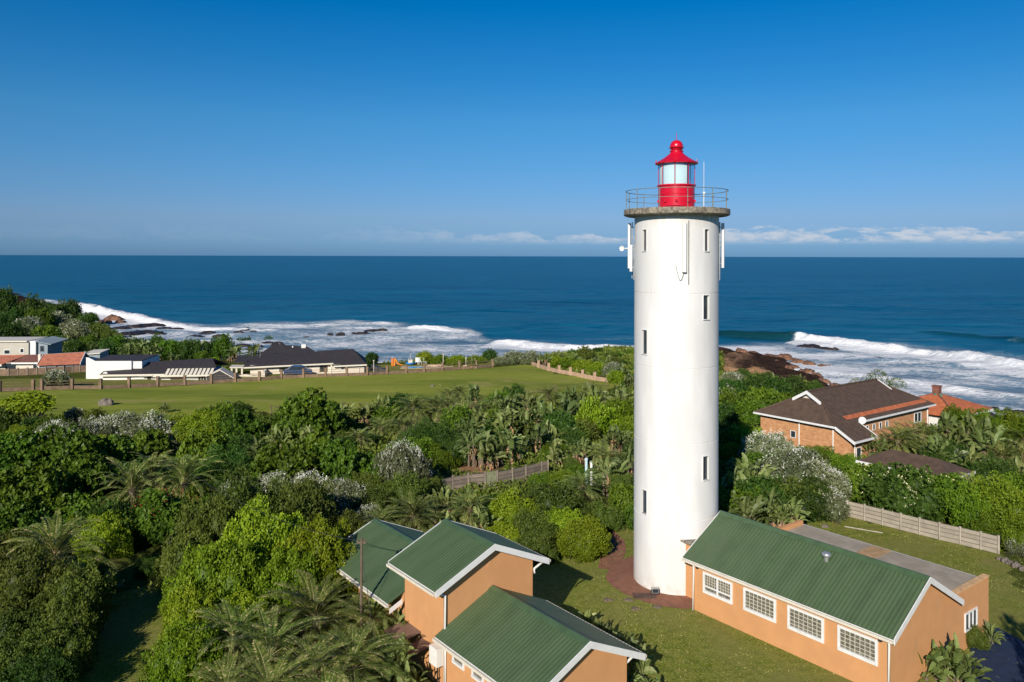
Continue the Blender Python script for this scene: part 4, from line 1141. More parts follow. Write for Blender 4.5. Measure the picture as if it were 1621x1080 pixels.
def dark_roof_house():
    D = 123.0; k = D/FPX
    Z = lambda py, d=D: HC-(py-404.5)/FPX*d
    root = empty('dark_roofed_house', ((480-CX)/FPX*D, D, 0), R(12))
    tag(root, 'wide white house with large charcoal roof and chimney at the far edge of the field', 'house')
    u = lambda px: (px-480)*k/math.cos(R(12))
    zb = -4.6; ze = Z(576) 
    w_ = MB(); w_.box(u(402), u(522), 0, 7.5, zb, ze-.02); w_.box(u(522)+.003, u(573), -1.0, 7.2, zb, ze-.05); w_.build('wall', M['creamwall'], root)
    # garden wall, scalloped
    w_ = MB(); w_.prism([(u(352), zb), (u(423), zb), (u(423), ze-1.05), (u(410), ze-1.15), (u(398), ze-.9), (u(390), ze-1.05), (u(365), ze-1.25), (u(345), ze-.55), (u(341), ze-.5)], 'y', -3.2, -3.0)
    w_.box(u(423)+.003, u(424.5)+.2, -3.3, -.2, zb, ze-.6); w_.build('garden_wall', M['creamwall'], root)
    r = MB(); zr = Z(556, D+5)
    slab_face(r, [(u(393), -.7, ze-.25), (u(526), -.7, ze+.05), (u(526), 4.5, zr+.1), (u(392), 4.5, zr-.55)], .15)
    slab_face(r, [(u(526), -1.5, ze-.25), (u(577), -1.5, ze-.15), (u(556), 4.0, zr+.35), (u(500), 4.0, zr+.15)], .15)
    slab_face(r, [(u(577), -1.5, ze-.15), (u(577), 8.3, ze-.3), (u(556), 4.0, zr+.35)], .15)
    slab_face(r, [(u(577), 8.3, ze-.3), (u(385), 8.6, ze-.6), (u(392), 4.5, zr-.55), (u(526), 4.5, zr+.1), (u(556), 4.0, zr+.35)], .15)
    # higher part behind
    slab_face(r, [(u(405), 6.0, zr-.7), (u(500), 6.0, zr-.4), (u(482), 10.0, Z(549, D+10)+.1), (u(428), 10.0, Z(546.5, D+10)+.3)], .15)
    slab_face(r, [(u(378), 1.5, zr-1.0), (u(396), 1.5, zr-1.0), (u(396), 6.0, zr-.5), (u(376), 6.0, zr-.5)], .12)
    r.build('roof', M['black_tile'], root)
    w_ = MB(); w_.prism([(u(410), zb), (u(500), zb), (u(482), Z(550, D+10)-.15), (u(428), Z(548, D+10)-.1)], 'y', 9.7, 9.9); w_.build('back_wall', M['creamwall'], root)
    c = MB(); c.box(u(473), u(480), 9.2, 9.9, zr-.6, Z(544.5, D+9.5)); c.box(u(458), u(460), 9.2, 9.5, zr-.6, Z(547, D+9.5)); c.build('chimney', M['white_paint'], root)
    b = MB(); b.prism([(u(393), ze-.40), (u(526), ze-.10), (u(526), ze+.12), (u(393), ze-.18)], 'y', -.78, -.72); b.prism([(u(526), ze-.42), (u(577), ze-.32), (u(577), ze-.1), (u(526), ze-.2)], 'y', -1.58, -1.52)
    b.prism([(-.75, ze-.2), (-.75, ze-.5), (-2.9, ze-.3), (-2.9, ze+.0)], 'x', u(393)-.1, u(393)-.03) if False else None
    b.build('fascia', M['cream'], root)
    p_ = MB(); p_.box(u(372), u(392), -.4, 2.5, ze-.35, ze-.2)
    for x in (374, 381, 389): p_.box(u(x), u(x)+.25, -.3, -.05, zb, ze-.35)
    p_.build('porch', M['cream'], root)
    window_y(root, -.002, u(444), u(463), ze-1.15, ze-.45, 1, fw=.06)
    window_y(root, -.002, u(476), u(486), ze-.85, ze-.35, 2, fw=.06)
    window_y(root, -.002, u(505), u(517), ze-1.3, ze-.3, 2, fw=.12, frame='wood')
    window_y(root, -1.002, u(537), u(548), ze-.95, ze-.45, 2, fw=.07)
    pipe(root, u(523), -1.06, zb, ze-.4, r=.05); pipe(root, u(565), -1.06, zb, ze-.4, r=.05)
    a_ = MB(); a_.tube([(u(413), 3.5, zr-.6), (u(413), 3.5, zr+2.0)], .03, 5)
    for j in range(3): a_.tube([(u(413)-.4, 3.5, zr+1.3+.25*j), (u(413)+.4, 3.5, zr+1.3+.25*j)], .015, 4)
    ar = tag(a_.build('tv_aerial', M['steel'], root), None)
    w_ = MB(); w_.box(u(573)+.01, u(592), 1, 1.2, zb, ze-.9); w_.build('side_wall', M['creamwall'], root)
    # steps/stair box leaning at the right end, blue green shed roof in the gap on the left
dark_roof_house()

def left_houses():
    D = 126.0; k = D/FPX
    Z = lambda py, d=D: HC-(py-403.5)/FPX*d
    def rt(name, px, lab, cat, ang, d=D):
        o = empty(name, ((px-CX)/FPX*d, d, 0), R(ang)); tag(o, lab, cat); return o
    D2 = 138.0; k2 = D2/FPX
    Z2 = lambda py: HC-(py-403.5)/FPX*D2
    r0 = rt('grey_house', 20, 'grey flat roofed house at the left edge behind the red tiled roofs', 'house', 4, D2)
    u = lambda px: (px-20)*k2
    w_ = MB(); w_.box(u(-80), u(44.5), 0, 6.5, -5, Z2(541.5)); w_.build('wall', M['greywall'], r0)
    w_ = MB(); w_.box(u(44.5)+.003, u(54), .3, 6, -5, Z2(540.5)); w_.build('white_wall', M['white_paint'], r0)
    w_ = MB(); w_.prism([(u(54)+.003, -5), (u(70), -5), (u(70), Z2(545)), (u(54)+.003, Z2(542))], 'y', .8, 6); w_.build('side_wall', M['blue_and_shade_wall'], r0)
    f = MB(); f.box(u(-81), u(43), -.3, 6.8, Z2(541.5)+.005, Z2(539.5)); f.build('flat_roof', M['cream'], r0)
    f = MB(); slab_face(f, [(u(53), .3, Z2(540)), (u(77), .3, Z2(545.5)), (u(77), 6.5, Z2(543)), (u(53), 6.5, Z2(538))], .15); f.build('side_roof', M['blue_and_shade_wall'], r0)
    window_y(r0, -.002, u(7), u(17), Z2(561), Z2(553.5), 1, fw=.1, frame='white_paint'); window_y(r0, -.002, u(31.5), u(38), Z2(559), Z2(551.5), 1, fw=.1, frame='white_paint')
    window_y(r0, .798, u(58.5), u(65), Z2(558), Z2(548.5), 1, fw=.05, frame='blue_and_shade_wall')
    r1 = rt('red_roofed_house', 40, 'low cream house with worn dark red tile roof in front of the grey house', 'house', 3)
    u = lambda px: (px-40)*k
    ze = Z(573.5); zr = Z(561.5, D+3.5)
    w_ = MB(); w_.box(u(-70), u(68), 0, 7, -5, ze-.1); w_.build('wall', M['creamwall'], r1)
    f = MB(); slab_face(f, [(u(22), -.5, ze), (u(67), -.5, ze), (u(66), 3.5, zr+.1), (u(22), 3.5, zr)], .15); f.build('roof', M['oldred_tile'], r1)
    f = MB(); slab_face(f, [(u(-80), -.8, ze-.25), (u(8), -.8, ze-.25), (u(21.8), 3.3, zr-.1), (u(-80), 3.3, zr-.2)], .15); f.build('roof', M['red_tile'], r1)
    f = MB(); slab_face(f, [(u(-80), 3.35, zr-.1), (u(66), 3.52, zr+.05), (u(66), 7.5, ze), (u(-80), 7.5, ze)], .15); f.build('roof', M['red_tile'], r1)
    f = MB(); f.box(u(22), u(67), -.6, -.52, ze-.2, ze+.04); f.box(u(-70), u(9), -.9, -.82, ze-.5, ze-.2); f.build('fascia', M['white_paint'], r1)
    w_ = MB(); w_.box(u(64), u(67)+.05, -.75, 0-.62, -5, Z(560)); w_.build('end_wall', M['creamwall'], r1)
    g = MB(); g.box(u(10), u(26), -.02, -.003, -5, ze-.15); g.build('opening', M['glass'], r1)
    window_y(r1, -.002, u(52), u(60), ze-1.0, ze-.4, 1, fw=.08)
    r2 = rt('red_gabled_house', 100, 'small white gabled house with bright red tile roof left of the white house', 'house', 16, 126.0)
    u = lambda px: (px-100)*k
    ze = Z(572); zr = Z(561.5)
    w_ = MB(); w_.prism([(-2.6, -5), (3.2, -5), (3.2, zr-.9), (0.4, zr-.1), (-2.6, ze-.15)], 'x', u(74), u(128)); w_.build('wall', M['blue_and_shade_wall'], r2)  # front wall of a white house, its shadow painted in as blue-grey
    w_ = MB(); w_.prism([(-2.65, -5), (1.5, -5), (1.5, zr-.4), (0.4, zr-.08), (-2.65, ze-.13)], 'x', u(73), u(74)-.003); w_.build('gable_wall', M['white_paint'], r2)
    f = MB(); slab_face(f, [(u(72), -3.0, ze-.05), (u(131), -3.0, ze+.0), (u(131), .4, zr+.3), (u(72), .4, zr+.1)], .15); f.build('roof', M['red_tile'], r2)
    f = MB(); slab_face(f, [(u(72), .45, zr+.13), (u(131), .45, zr+.33), (u(131), 4, ze), (u(72), 4, ze)], .15); f.build('back_roof', M['blue_and_shade_wall'], r2)
    f = MB(); f.prism([(-3.05, ze-.22), (-3.05, ze+.02), (.4, zr+.18), (.4, zr-.06)], 'x', u(72)-.08, u(72)-.01); f.prism([(-3.05, ze-.2), (-3.05, ze+.08), (.4, zr+.38), (.4, zr+.12)], 'x', u(131)+.01, u(131)+.08)
    f.build('bargeboard', M['white_paint'], r2)
    for p, q in ((95, 99), (106, 110), (118, 122)):
        g = MB(); g.box(u(p), u(q), -2.64, -2.603, ze-1.5, ze-.4); g.build('window', M['glass'], r2)
    r3 = rt('flat_shed', 145, 'pale flat roofed shed between the red gabled house and the white house', 'shed', 8, 130.0)
    u = lambda px: (px-145)*k
    w_ = MB(); w_.box(u(131), u(158), 0, 4, -5, Z(564)); w_.build('wall', M['blue_and_shade_wall'], r3)
    f = MB(); slab_face(f, [(u(130), -.3, Z(565)), (u(159.5), -.3, Z(563)), (u(159.5), 4.2, Z(561.5)), (u(133), 4.2, Z(563))], .15); f.build('roof', M['cream'], r3)
left_houses()

# car behind the field wall
def car():
    D = 119.5; p = Vector(((472-CX)/FPX*D, D, float(ter((472-CX)/FPX*D, D)[0])))
    root = empty('parked_car', p, R(14)); tag(root, 'dark blue car parked behind the field wall by the dark roofed house', 'car')
    prof = [(-2.0, .35), (-2.05, .75), (-1.85, .95), (-1.5, 1.0), (-1.0, 1.38), (-.6, 1.5), (.5, 1.5), (1.0, 1.3), (1.4, .98), (1.95, .85), (2.1, .65), (2.1, .35)]
    b = MB(); b.prism(prof, 'y', -.8, .8); b.build('body', M['carblue'], root, False)
    g = MB(); g.prism([(-1.35, 1.02), (-.95, 1.34), (-.6, 1.43), (.45, 1.43), (.92, 1.26), (1.25, 1.02)], 'y', -.815, -.803); g.prism([(-1.35, 1.02), (-.95, 1.34), (-.6, 1.43), (.45, 1.43), (.92, 1.26), (1.25, 1.02)], 'y', .803, .815); g.build('side_window', M['glass'], root)
    for x in (-1.3, 1.3):
        for y in (-.82, .62):
            w_ = MB(); pts = [(x+.33*math.cos(k*PI/10), .33+.33*math.sin(k*PI/10)) for k in range(20)]
            w_.prism(pts, 'y', y, y+.2); w_.build('wheel', M['tyre'], root)
    for y in (-.6, .6):
        h = MB(); h.box(2.1, 2.12, y-.15, y+.15, .62, .76); h.build('headlight', M['dish'], root)
car()

# ------------------------------------------------------------------ walls and fences
_O1 = ['first', 'second', 'third', 'fourth', 'fifth', 'sixth', 'seventh', 'eighth', 'ninth', 'tenth', 'eleventh', 'twelfth', 'thirteenth', 'fourteenth', 'fifteenth', 'sixteenth', 'seventeenth', 'eighteenth', 'nineteenth', 'twentieth']
def ordinal(i):
    if i < 20: return _O1[i]
    t_ = ['twenty', 'thirty', 'forty'][(i+1)//10-2]; u_ = (i+1) % 10
    return {'twenty': 'twentieth', 'thirty': 'thirtieth', 'forty': 'fortieth'}[t_] if u_ == 0 else t_ + '-' + _O1[u_-1]
def wall_run(name, pts, lab, ph, pw, wh, mat, pmat, rails=0, cat='wall', thick=.14, gaps=(), hvar=0.0):
    """low wall with pillars at the points and rails between them"""
    root = empty(name, pts[0]); tag(root, lab, cat); o0 = Vector(pts[0])
    for i, p in enumerate(pts):
        q = Vector(p) - o0; b = MB()
        b.box(q.x-pw/2, q.x+pw/2, q.y-pw/2, q.y+pw/2, q.z-.3, q.z+ph*(1+hvar*random.uniform(-1, 1)))
        if pw > .2: b.box(q.x-pw/2-.04, q.x+pw/2+.04, q.y-pw/2-.04, q.y+pw/2+.04, q.z+ph*(1+hvar), q.z+ph*(1+hvar)+.08)
        b.build('pillar', pmat, root)
    for i in range(len(pts)-1):
        if i in gaps: continue
        a = Vector(pts[i])-o0; c = Vector(pts[i+1])-o0; d = (c-a); d.z = 0; n = Vector((-d.y, d.x, 0)).normalized()*thick/2
        e = d.normalized()*pw/2; a2 = a+e; c2 = c-e
        a2.z = a.z + (c.z-a.z)*.02; c2.z = c.z
        def slab(z0, z1, nn, nm, m_):
            b = MB(); P = []
            for pt in (a2, c2):
                for s_ in (-1, 1):
                    P += [pt + nn*s_ + Vector((0, 0, z0)), pt + nn*s_ + Vector((0, 0, z1))]
            b.add(P, [(0, 1, 3, 2), (4, 6, 7, 5), (0, 4, 5, 1), (2, 3, 7, 6), (1, 5, 7, 3), (0, 2, 6, 4)])
            b.build(nm, m_, root)
        if wh: slab(-.4, wh, n, 'wall_panel', mat)
        for r_ in range(rails):
            z_ = wh + (ph-wh)*(r_+.75)/(rails+.35)
            slab(z_-.022, z_+.022, n*.4, 'rail', pmat)
main_px = [(-30, 621.5), (0, 620), (53, 618), (66.6, 617.5), (114.7, 616), (159.6, 615.9), (204.8, 614), (250, 611.7), (292.9, 609.7), (335, 607.3), (372.8, 605), (411, 602.9), (446, 599.5), (480.8, 598),
           (516, 596.5), (549.4, 595.3), (581.8, 594.3), (613, 592.5), (643.7, 591), (672, 589.4), (700.7, 587.3), (727.6, 584.9), (754.4, 583.3), (780, 581)]
wall_run('field_wall', [G(*p) for p in main_px], 'long brown wall with pillars and rails along the far side of the field', 1.25, .32, .45, M['wallbrown'], M['wallbrown'], 2, gaps=())
br_px = [(838.8, 577), (853, 582), (869, 587), (885.5, 591), (903.3, 594), (922.5, 598), (941.8, 602), (962.5, 605), (981.7, 607.6), (991, 609)]
wall_run('side_wall', [G(*p) for p in br_px], 'pale pink wall with square pillars on the right side of the field', 1.15, .40, .6, M['wallpink'], M['wallpink'], 0)
lf_px = [(-20, 595), (14, 595), (29, 594.5), (44, 594), (59, 593.2), (73, 592.5), (88, 591.5), (101, 591), (115, 590), (127, 589.3), (138, 588.7)]
wall_run('garden_fence', [G(*p) for p in lf_px], 'brown slab fence in front of the red roofed houses', 1.15, .16, 1.0, M['wallbrown'], M['oldconc'], 0, 'fence', .08)
rf_px = [(1318, 808), (1342, 817.5), (1369.3, 824), (1398, 831.5), (1426.9, 839), (1456.6, 846.5), (1488, 854.5), (1520.8, 862), (1553.5, 870), (1581.4, 877)]
wall_run('slab_fence', [G(*p) for p in rf_px], 'pale concrete slab fence on the lawn right of the lighthouse', .98, .10, .93, M['slabs'], M['concrete'], 0, 'fence', .06)
mf_px = [(694, 787), (717.6, 781), (742, 777), (769, 774.5), (788, 772.5), (812, 768), (833, 763), (858, 757), (868, 755)]
wall_run('old_fence', [G(*p) for p in mf_px], 'weathered grey slab fence with a green gate below the dirt track', 1.2, .12, 1.1, M['oldslabs'], M['oldconc'], 0, 'fence', .07, gaps=(3,))
a, b_ = G(*mf_px[3]), G(*mf_px[4])
gt = empty('garden_gate', a); tag(gt, 'narrow grey green picket gate in the weathered slab fence', 'gate')
d = b_-a
for i in range(7):
    m = MB(); q = d*((i+.7)/8.0); m.box(q.x-.05, q.x+.05, q.y-.02, q.y+.02, q.z, q.z+1.15); m.build('picket', simple('gate_wood', (.16, .17, .10), .9, .2) if i == 0 else bpy.data.materials['gate_wood'], gt)
m = MB()
for z_ in (.3, .9): m.add([d*.06+Vector((0, .03, z_)), d*.95+Vector((0, .03, z_)), d*.95+Vector((0, .03, z_+.08)), d*.06+Vector((0, .03, z_+.08)), d*.06+Vector((0, .06, z_)), d*.95+Vector((0, .06, z_)), d*.95+Vector((0, .06, z_+.08)), d*.06+Vector((0, .06, z_+.08))], [(0, 1, 2, 3), (7, 6, 5, 4), (0, 4, 5, 1), (1, 5, 6, 2), (2, 6, 7, 3), (3, 7, 4, 0)])
m.build('gate_rail', bpy.data.materials['gate_wood'], gt)
wr_px = [(430, 655), (470, 654), (545, 650), (600, 648), (650, 646), (700, 644), (790, 634), (830, 627), (880, 620), (935, 614), (960, 612)]
wall_run('wire_rail_fence', [G(*p) for p in wr_px], 'thin dark post and rail fence along the near edge of the field', .95, .09, 0, M['wood'], M['wood'], 2, 'fence', .06)

# two white pipes standing in the bushes
for (px, y0, y1, lab, c_) in ((929, 726, 752, 'taller pale blue upright pipe among the palms left of the tower', (.45, .60, .66)), (937, 731, 748, 'shorter white upright pipe beside the pale blue pipe', (.7, .7, .68))):
    p = G(px, 768); h = (HC-(y0-406)/FPX*p.y) - p.z
    m = MB(); m.tube([(0, 0, 0), (0, 0, h)], .09, 12); m.lathe([(.11, h-.12), (.11, h+.02), (0, h+.05)], 12)
    tag(m.build('vent_pipe', simple('pipe_paint', c_, .5, .05), loc=p, smooth=False), lab, 'pipe', 'upright pipes in the bushes')

# playground and garden things beyond the wall
def play():
    def at(px, py, d=0): p = G(px, py); return p
    s = .10
    p = at(625.5, 579); r = empty('slide', p, R(20)); tag(r, 'small orange play slide on the grass behind the field wall', 'slide')
    m = MB(); m.prism([(-.3, 0), (-.2, 1.25), (.05, 1.25), (.5, .45), (1.3, .1), (1.3, 0), (.4, .25), (.0, .9), (-.05, 0)], 'y', -.3, .3); m.build('chute', M['play_orange'], r)
    m = MB(); m.box(-.55, -.42, -.3, -.24, 0, 1.3); m.box(-.55, -.42, .24, .3, 0, 1.3)
    for i in range(4): m.box(-.52, -.45, -.24, .24, .2+.28*i, .26+.28*i)
    m.build('ladder', M['play_orange'], r)
    for (px, py, mt, lab, sx_) in ((650, 578, 'blue_paint', 'blue round bottomed play boat behind the field wall', .75), (714, 577, 'play_green', 'dark green round bottomed play boat behind the field wall', .85)):
        p = at(px, py); r = empty('play_boat', p, R(8)); tag(r, lab, 'boat')
        m = MB(); m.lathe([(0, 0), (.5, .02), (.85, .25), (1.0, .6), (.94, .6), (.8, .3), (0, .12)], 20)
        o = m.build('hull', M[mt], r, True); o.scale = (sx_*1.15, .7, .8)
        m = MB(); m.tube([(0, 0, .1), (0, 0, 1.9)], .035, 6); m.build('mast', M['cream'], r)
        m = MB(); m.box(-.35, .35, -.3, .3, .4, .85); m.box(-.3, -.22, -.25, .25, .85, 1.15); m.box(.2, .3, -.25, .25, .85, 1.1); m.build('cabin', M['creamwall'], r)
    for k, (px, py) in enumerate(((660, 577), (665, 577), (669, 576.5), (674, 576.8))):
        p = at(px, py); r = empty('garden_chair', p, R(25*k)); tag(r, ['leftmost', 'second', 'third', 'rightmost'][k] + ' white garden chair in the row by the blue play boat', 'chair', 'white garden chairs by the pool')
        m = MB(); m.box(-.25, .25, -.25, .25, .40, .46); m.build('seat', M['dish'], r)
        m = MB(); m.box(-.25, .25, .22, .28, .46, 1.15); m.build('backrest', M['dish'], r)
        for x in (-.22, .2):
            for y in (-.22, .2): m = MB(); m.box(x, x+.05, y, y+.05, 0, .40); m.build('leg', M['dish'], r)
    p = at(660, 583); r = empty('swimming_pool', p, R(3)); tag(r, 'small blue covered pool with a sandy surround behind the field wall', 'pool')
    m = MB(); m.box(-2.6, 6.0, -1.0, 2.0, .0, .1); m.build('surround', M['sand'], r)
    m = MB(); m.box(-1.3, -.1, -.8, .9, .104, .16); m.box(.0, 1.4, -.7, .9, .104, .15); m.build('cover', M['pool'], r)
    p = at(688, 568); m = MB(); m.prism([(-.5, 0), (.55, 0), (.5, .7), (.1, .95), (-.45, .85)], 'y', -.3, .3)
    tag(m.build('orange_tarpaulin', M['play_orange'], loc=p), 'orange tarpaulin covered box on the hedge by the sea', 'tarpaulin')
    for (px, py, h) in ((702, 583, 2.3), (738, 583, 1.7), (592, 590, 1.9)):
        p = at(px, py); m = MB(); m.tube([(0, 0, 0), (0, 0, h)], .05, 6); m.lathe([(.12, h-.1), (.12, h), (.0, h+.08)], 8)
        tag(m.build('garden_lamp_post', M['cream'], loc=p), {702: 'thin pale pole standing between the blue and green play boats', 738: 'short thin pole at the right of the green play boat', 592: 'thin white pole at the right end of the dark roofed house'}[px], 'pole')
    for k, (px, py, sc_) in enumerate(((628, 577, .35), (667, 582, .35), (682, 580, .5), (688, 580.5, .6), (695, 579, .45), (737, 580, .3))):
        p = at(px, py); m = MB(); m.lathe([(0, 0), (.9, 0), (1, .3), (.7, .65), (.2, .8), (0, .8)], 9)
        o = m.build('boulder', M['sand'], loc=p); o.scale = (sc_*1.4, sc_, sc_*.8)
        tag(o, 'pale sandy boulder in the garden behind the wall, %s from the left' % ordinal(k), 'boulder', 'pale boulders in the seaside garden')
    # leaning dark shed left of the big house, stacked black thing at its right
    p = at(598, 588); m = MB(); m.prism([(-.9, 0), (1.6, 0), (1.6, .25), (-.9, 1.1)], 'y', -.6, .6)
    tag(m.build('cold_frame', M['dark'], loc=p), 'dark sloping low box against the right end of the dark roofed house', 'low shed')
    p = at(355, 602); r = empty('dark_lean_to', p, R(10)); tag(r, 'low dark gabled shed between the two white houses', 'shed')
    m = MB(); m.prism([(-2.2, -.2), (1.4, -.2), (1.4, .4), (-.4, 1.5), (-2.2, .7)], 'y', -.8, 1.5); m.build('wall', M['dark'], r)
    m = MB(); m.prism([(-2.35, .72), (-.4, 1.66), (1.55, .42), (1.55, .30), (-.4, 1.52), (-2.35, .60)], 'y', -.95, 1.6); m.build('roof', M['creamwall'], r)
play()

# boulders on the field
def rockmesh(seed, name='rock', mat=None, flat=.55):
    r_ = np.random.default_rng(seed); n, m_ = 14, 20; V = []
    for i in range(n+1):
        th_ = PI*i/n
        for k in range(m_):
            ph = 2*PI*k/m_; V.append((math.sin(th_)*math.cos(ph), math.sin(th_)*math.sin(ph), math.cos(th_)))
    V = np.array(V); o = r_.random(3)*50
    def n3(V, s): return vnoise(V[:, 0]*3+o[0]+V[:, 2]*2.1, V[:, 1]*3+o[1]-V[:, 2]*1.7, s) - .5
    d = 1 + .9*n3(V, 2.2) + .5*n3(V, .9) + .25*n3(V, .35)
    d = np.round(d*7)/7*.5 + d*.5
    V = V*d[:, None]*np.array([1, .8, flat])
    F = []
    for i in range(n):
        for k in range(m_): k2 = (k+1) % m_; F.append((i*m_+k, (i+1)*m_+k, (i+1)*m_+k2, i*m_+k2))
    return np_mesh(name, V, F, [mat])
t = NT('wet_rock'); t.set(color=t.mix(t.mr(t.noise(3, 6, .7), .35, .65), (.010, .009, .010), (.042, .030, .026)), rough=.45, normal=t.bump(t.noise(6, 6, .7), .8, .2)); M['wetrock'] = t.mat
t = NT('brown_rock'); t.set(color=t.mix(t.mr(t.noise(3, 6, .7), .35, .65), (.05, .028, .02), (.24, .115, .06)), rough=.8, normal=t.bump(t.noise(6, 6, .7), .8, .2)); M['brownrock'] = t.mat
t = NT('grey_rock'); t.set(color=t.mix(t.mr(t.noise(3, 6, .7), .35, .65), (.09, .075, .06), (.24, .20, .17)), rough=.9, normal=t.bump(t.noise(6, 6, .7), .8, .1)); M['greyrock'] = t.mat
RK = {k: [rockmesh(10*j+i, 'rock', M[k]) for i in range(3)] for j, k in enumerate(('wetrock', 'brownrock', 'greyrock'))}
def rocks(lst, kind, labf, group, sea_level=True):
    lst = sorted(lst)
    for i, (px, py, wd) in enumerate(lst):
        p = G(px, py, zplane=SEA) if sea_level else G(px, py)
        o = link('rock', RK[kind][i % 3]); r_ = wd/2*p.y/FPX
        o.location = (p.x, p.y, p.z + (-.1*r_ if sea_level else .15*r_)); hgt = r_*random.uniform(.42, .6) if sea_level else r_*.8
        o.scale = (r_, r_*1.0, min(hgt, 2.6)/.55*(.6 if kind == 'wetrock' and wd > 18 else 1)); o.rotation_euler = (0, 0, random.uniform(-.5, .5))
        tag(o, labf % ordinal(i), 'rock', group)
rocks([(575, 527, 26), (590, 524, 22), (605, 524, 16), (541, 529, 12), (535, 530, 8), (523, 529, 8), (486, 534, 9), (560, 527, 6)], 'wetrock', 'dark rock in the white surf beyond the charcoal roof, %s from the left', 'dark rocks standing in the surf')
rocks([(390, 524, 22), (378, 529, 18), (401, 526, 12), (350, 532, 26), (330, 527, 22), (310, 533, 30), (392, 519, 6), (370, 522, 10)], 'wetrock', 'black reef rock in the foam right of the headland, %s from the left', 'black reef rocks off the headland')
rocks([(195, 520, 46), (215, 518, 40), (240, 517, 44), (262, 520, 30), (228, 527, 52), (205, 530, 44), (250, 528, 34), (280, 521, 20)], 'wetrock', 'flat black reef ledge below the headland trees, %s from the left', 'flat reef ledges below the headland')
rocks([(178, 507, 32), (165, 512, 22), (190, 511, 18)], 'brownrock', 'brown rock at the waterline beside the headland trees, %s from the left', 'brown rocks by the headland')
rocks([(425, 543, 22), (440, 546, 18), (410, 548, 20), (385, 548, 24), (370, 550, 20), (450, 551, 16)], 'wetrock', 'dark shore rock just left above the charcoal roof, %s from the left', 'dark shore rocks above the charcoal roof')
rocks([(1390, 568, 24), (1320, 553, 16), (1282, 549, 34), (1305, 552, 24)], 'wetrock', 'low dark rock awash in front of the big breaker, %s from the left', 'low rocks awash in front of the breaker')
rocks([(1150, 561, 30), (1172, 559, 26), (1190, 561, 24), (1215, 565, 26), (1240, 569, 34), (1262, 574, 26), (1280, 577, 22), (1300, 580, 16), (1252, 585, 30), (1275, 590, 28), (1290, 597, 26), (1302, 606, 24), (1320, 611, 20), (1265, 600, 30), (1312, 579, 8), (1233, 577, 24)], 'brownrock', 'reddish brown shore rock right of the tower, %s from the left', 'reddish shore rocks right of the tower')
rocks([(1450, 648, 30), (1480, 650, 36), (1570, 646, 24), (1590, 652, 40), (1612, 655, 40), (1560, 655, 36), (1625, 663, 36), (1600, 663, 40), (1640, 655, 40), (1575, 664, 30)], 'wetrock', 'dark shore rock around the orange roofed house, %s from the left', 'dark shore rocks by the orange roofed house')
rocks([(975, 553, 20), (990, 554, 20), (1000, 555, 20)], 'brownrock', 'brown shore rock just left of the tower, %s from the left', 'brown shore rocks left of the tower')
rocks([(172, 641, 22), (165, 642, 12)], 'greyrock', 'grey boulder lying on the field grass, %s from the left', 'grey boulders on the field', False)
rocks([(685, 612, 6)], 'greyrock', 'small pale stone on the field above the palms, %s from the left', None, False)
rocks([(1584, 886, 10), (1592, 889, 14), (1600, 893, 12), (1610, 897, 16), (1619, 902, 12)], 'greyrock', 'pale garden stone at the right end of the slab fence, %s from the left', 'pale garden stones at the fence end', False)
rocks([(1307, 835, 10)], 'greyrock', 'pale stone block on the bare soil behind the flat roof, %s from the left', None, False)
m = MB(); m.tube([(0, 0, .05), (1.7, -1.1, .06)], .035, 6); p = G(1338, 835)
tag(m.build('wooden_pole', M['concrete'], loc=p), 'thin pale pole lying on the lawn behind the flat roof', 'pole')

# ------------------------------------------------------------------ vegetation
def unit(a): return a / np.maximum(1e-9, np.linalg.norm(a, axis=1, keepdims=True))
def leaf_quads(P, Nn, T, S, asp, rnd):
    """diamond leaves: base P, pointing along T, blade normal ~Nn"""
    B = unit(np.cross(Nn, T)); S = S[:, None]
    v0 = P; v1 = P + T*S*.5 + B*S*asp*.5; v2 = P + T*S; v3 = P + T*S*.5 - B*S*asp*.5
    V = np.stack([v0, v1, v2, v3], 1).reshape(-1, 3); F = np.arange(len(V)).reshape(-1, 4)
    return V, F, rnd
def lobes_set(r_, n, top=1.0, spread=.60, lr=(.26, .46)):
    out = []
    for i in range(n):
        ph = 2*PI*(i*.618 + r_.random()*.25); ct = (i+.5)/n
        th_ = math.acos(ct*.98)
        q = spread*(.88+.24*r_.random())
        out.append((q*math.sin(th_)*math.cos(ph), q*math.sin(th_)*math.sin(ph), (.30 + .42*math.cos(th_))*top, r_.uniform(*lr)))
    out.append((0, 0, .42*top, .5))
    return np.array(out)
def shell_points(r_, LB, n, keep=.84, zmin=.03, up=.0, core=0.0):
    w_ = LB[:, 3]**2; idx = r_.choice(len(LB), n*2, p=w_/w_.sum())
    d = unit(r_.normal(size=(n*2, 3)) + np.array([0, 0, up]))
    c = LB[idx, :3]; rr = LB[idx, 3]
    q = 1 - core*r_.random(n*2)**2
    P = c + d*(rr*q)[:, None]
    ok = P[:, 2] > zmin
    for j in range(len(LB)):
        dist = np.linalg.norm(P - LB[j, :3], axis=1)
        ok &= ~((dist < LB[j, 3]*keep) & (idx != j))
    P = P[ok][:n]; d = d[ok][:n]
    return P, d
def inner_blob(LB, f=.80):
    V = []; F = []; n, m_ = 6, 10
    for (x, y, z_, r_) in LB:
        b = len(V)
        for i in range(n+1):
            th_ = PI*i/n
            for k in range(m_): ph = 2*PI*k/m_; V.append((x+f*r_*math.sin(th_)*math.cos(ph), y+f*r_*math.sin(th_)*math.sin(ph), max(0.0, z_+f*r_*math.cos(th_))))
        for i in range(n):
            for k in range(m_): k2 = (k+1) % m_; F.append((b+i*m_+k, b+(i+1)*m_+k, b+(i+1)*m_+k2, b+i*m_+k2))
    return np.array(V), np.array(F)
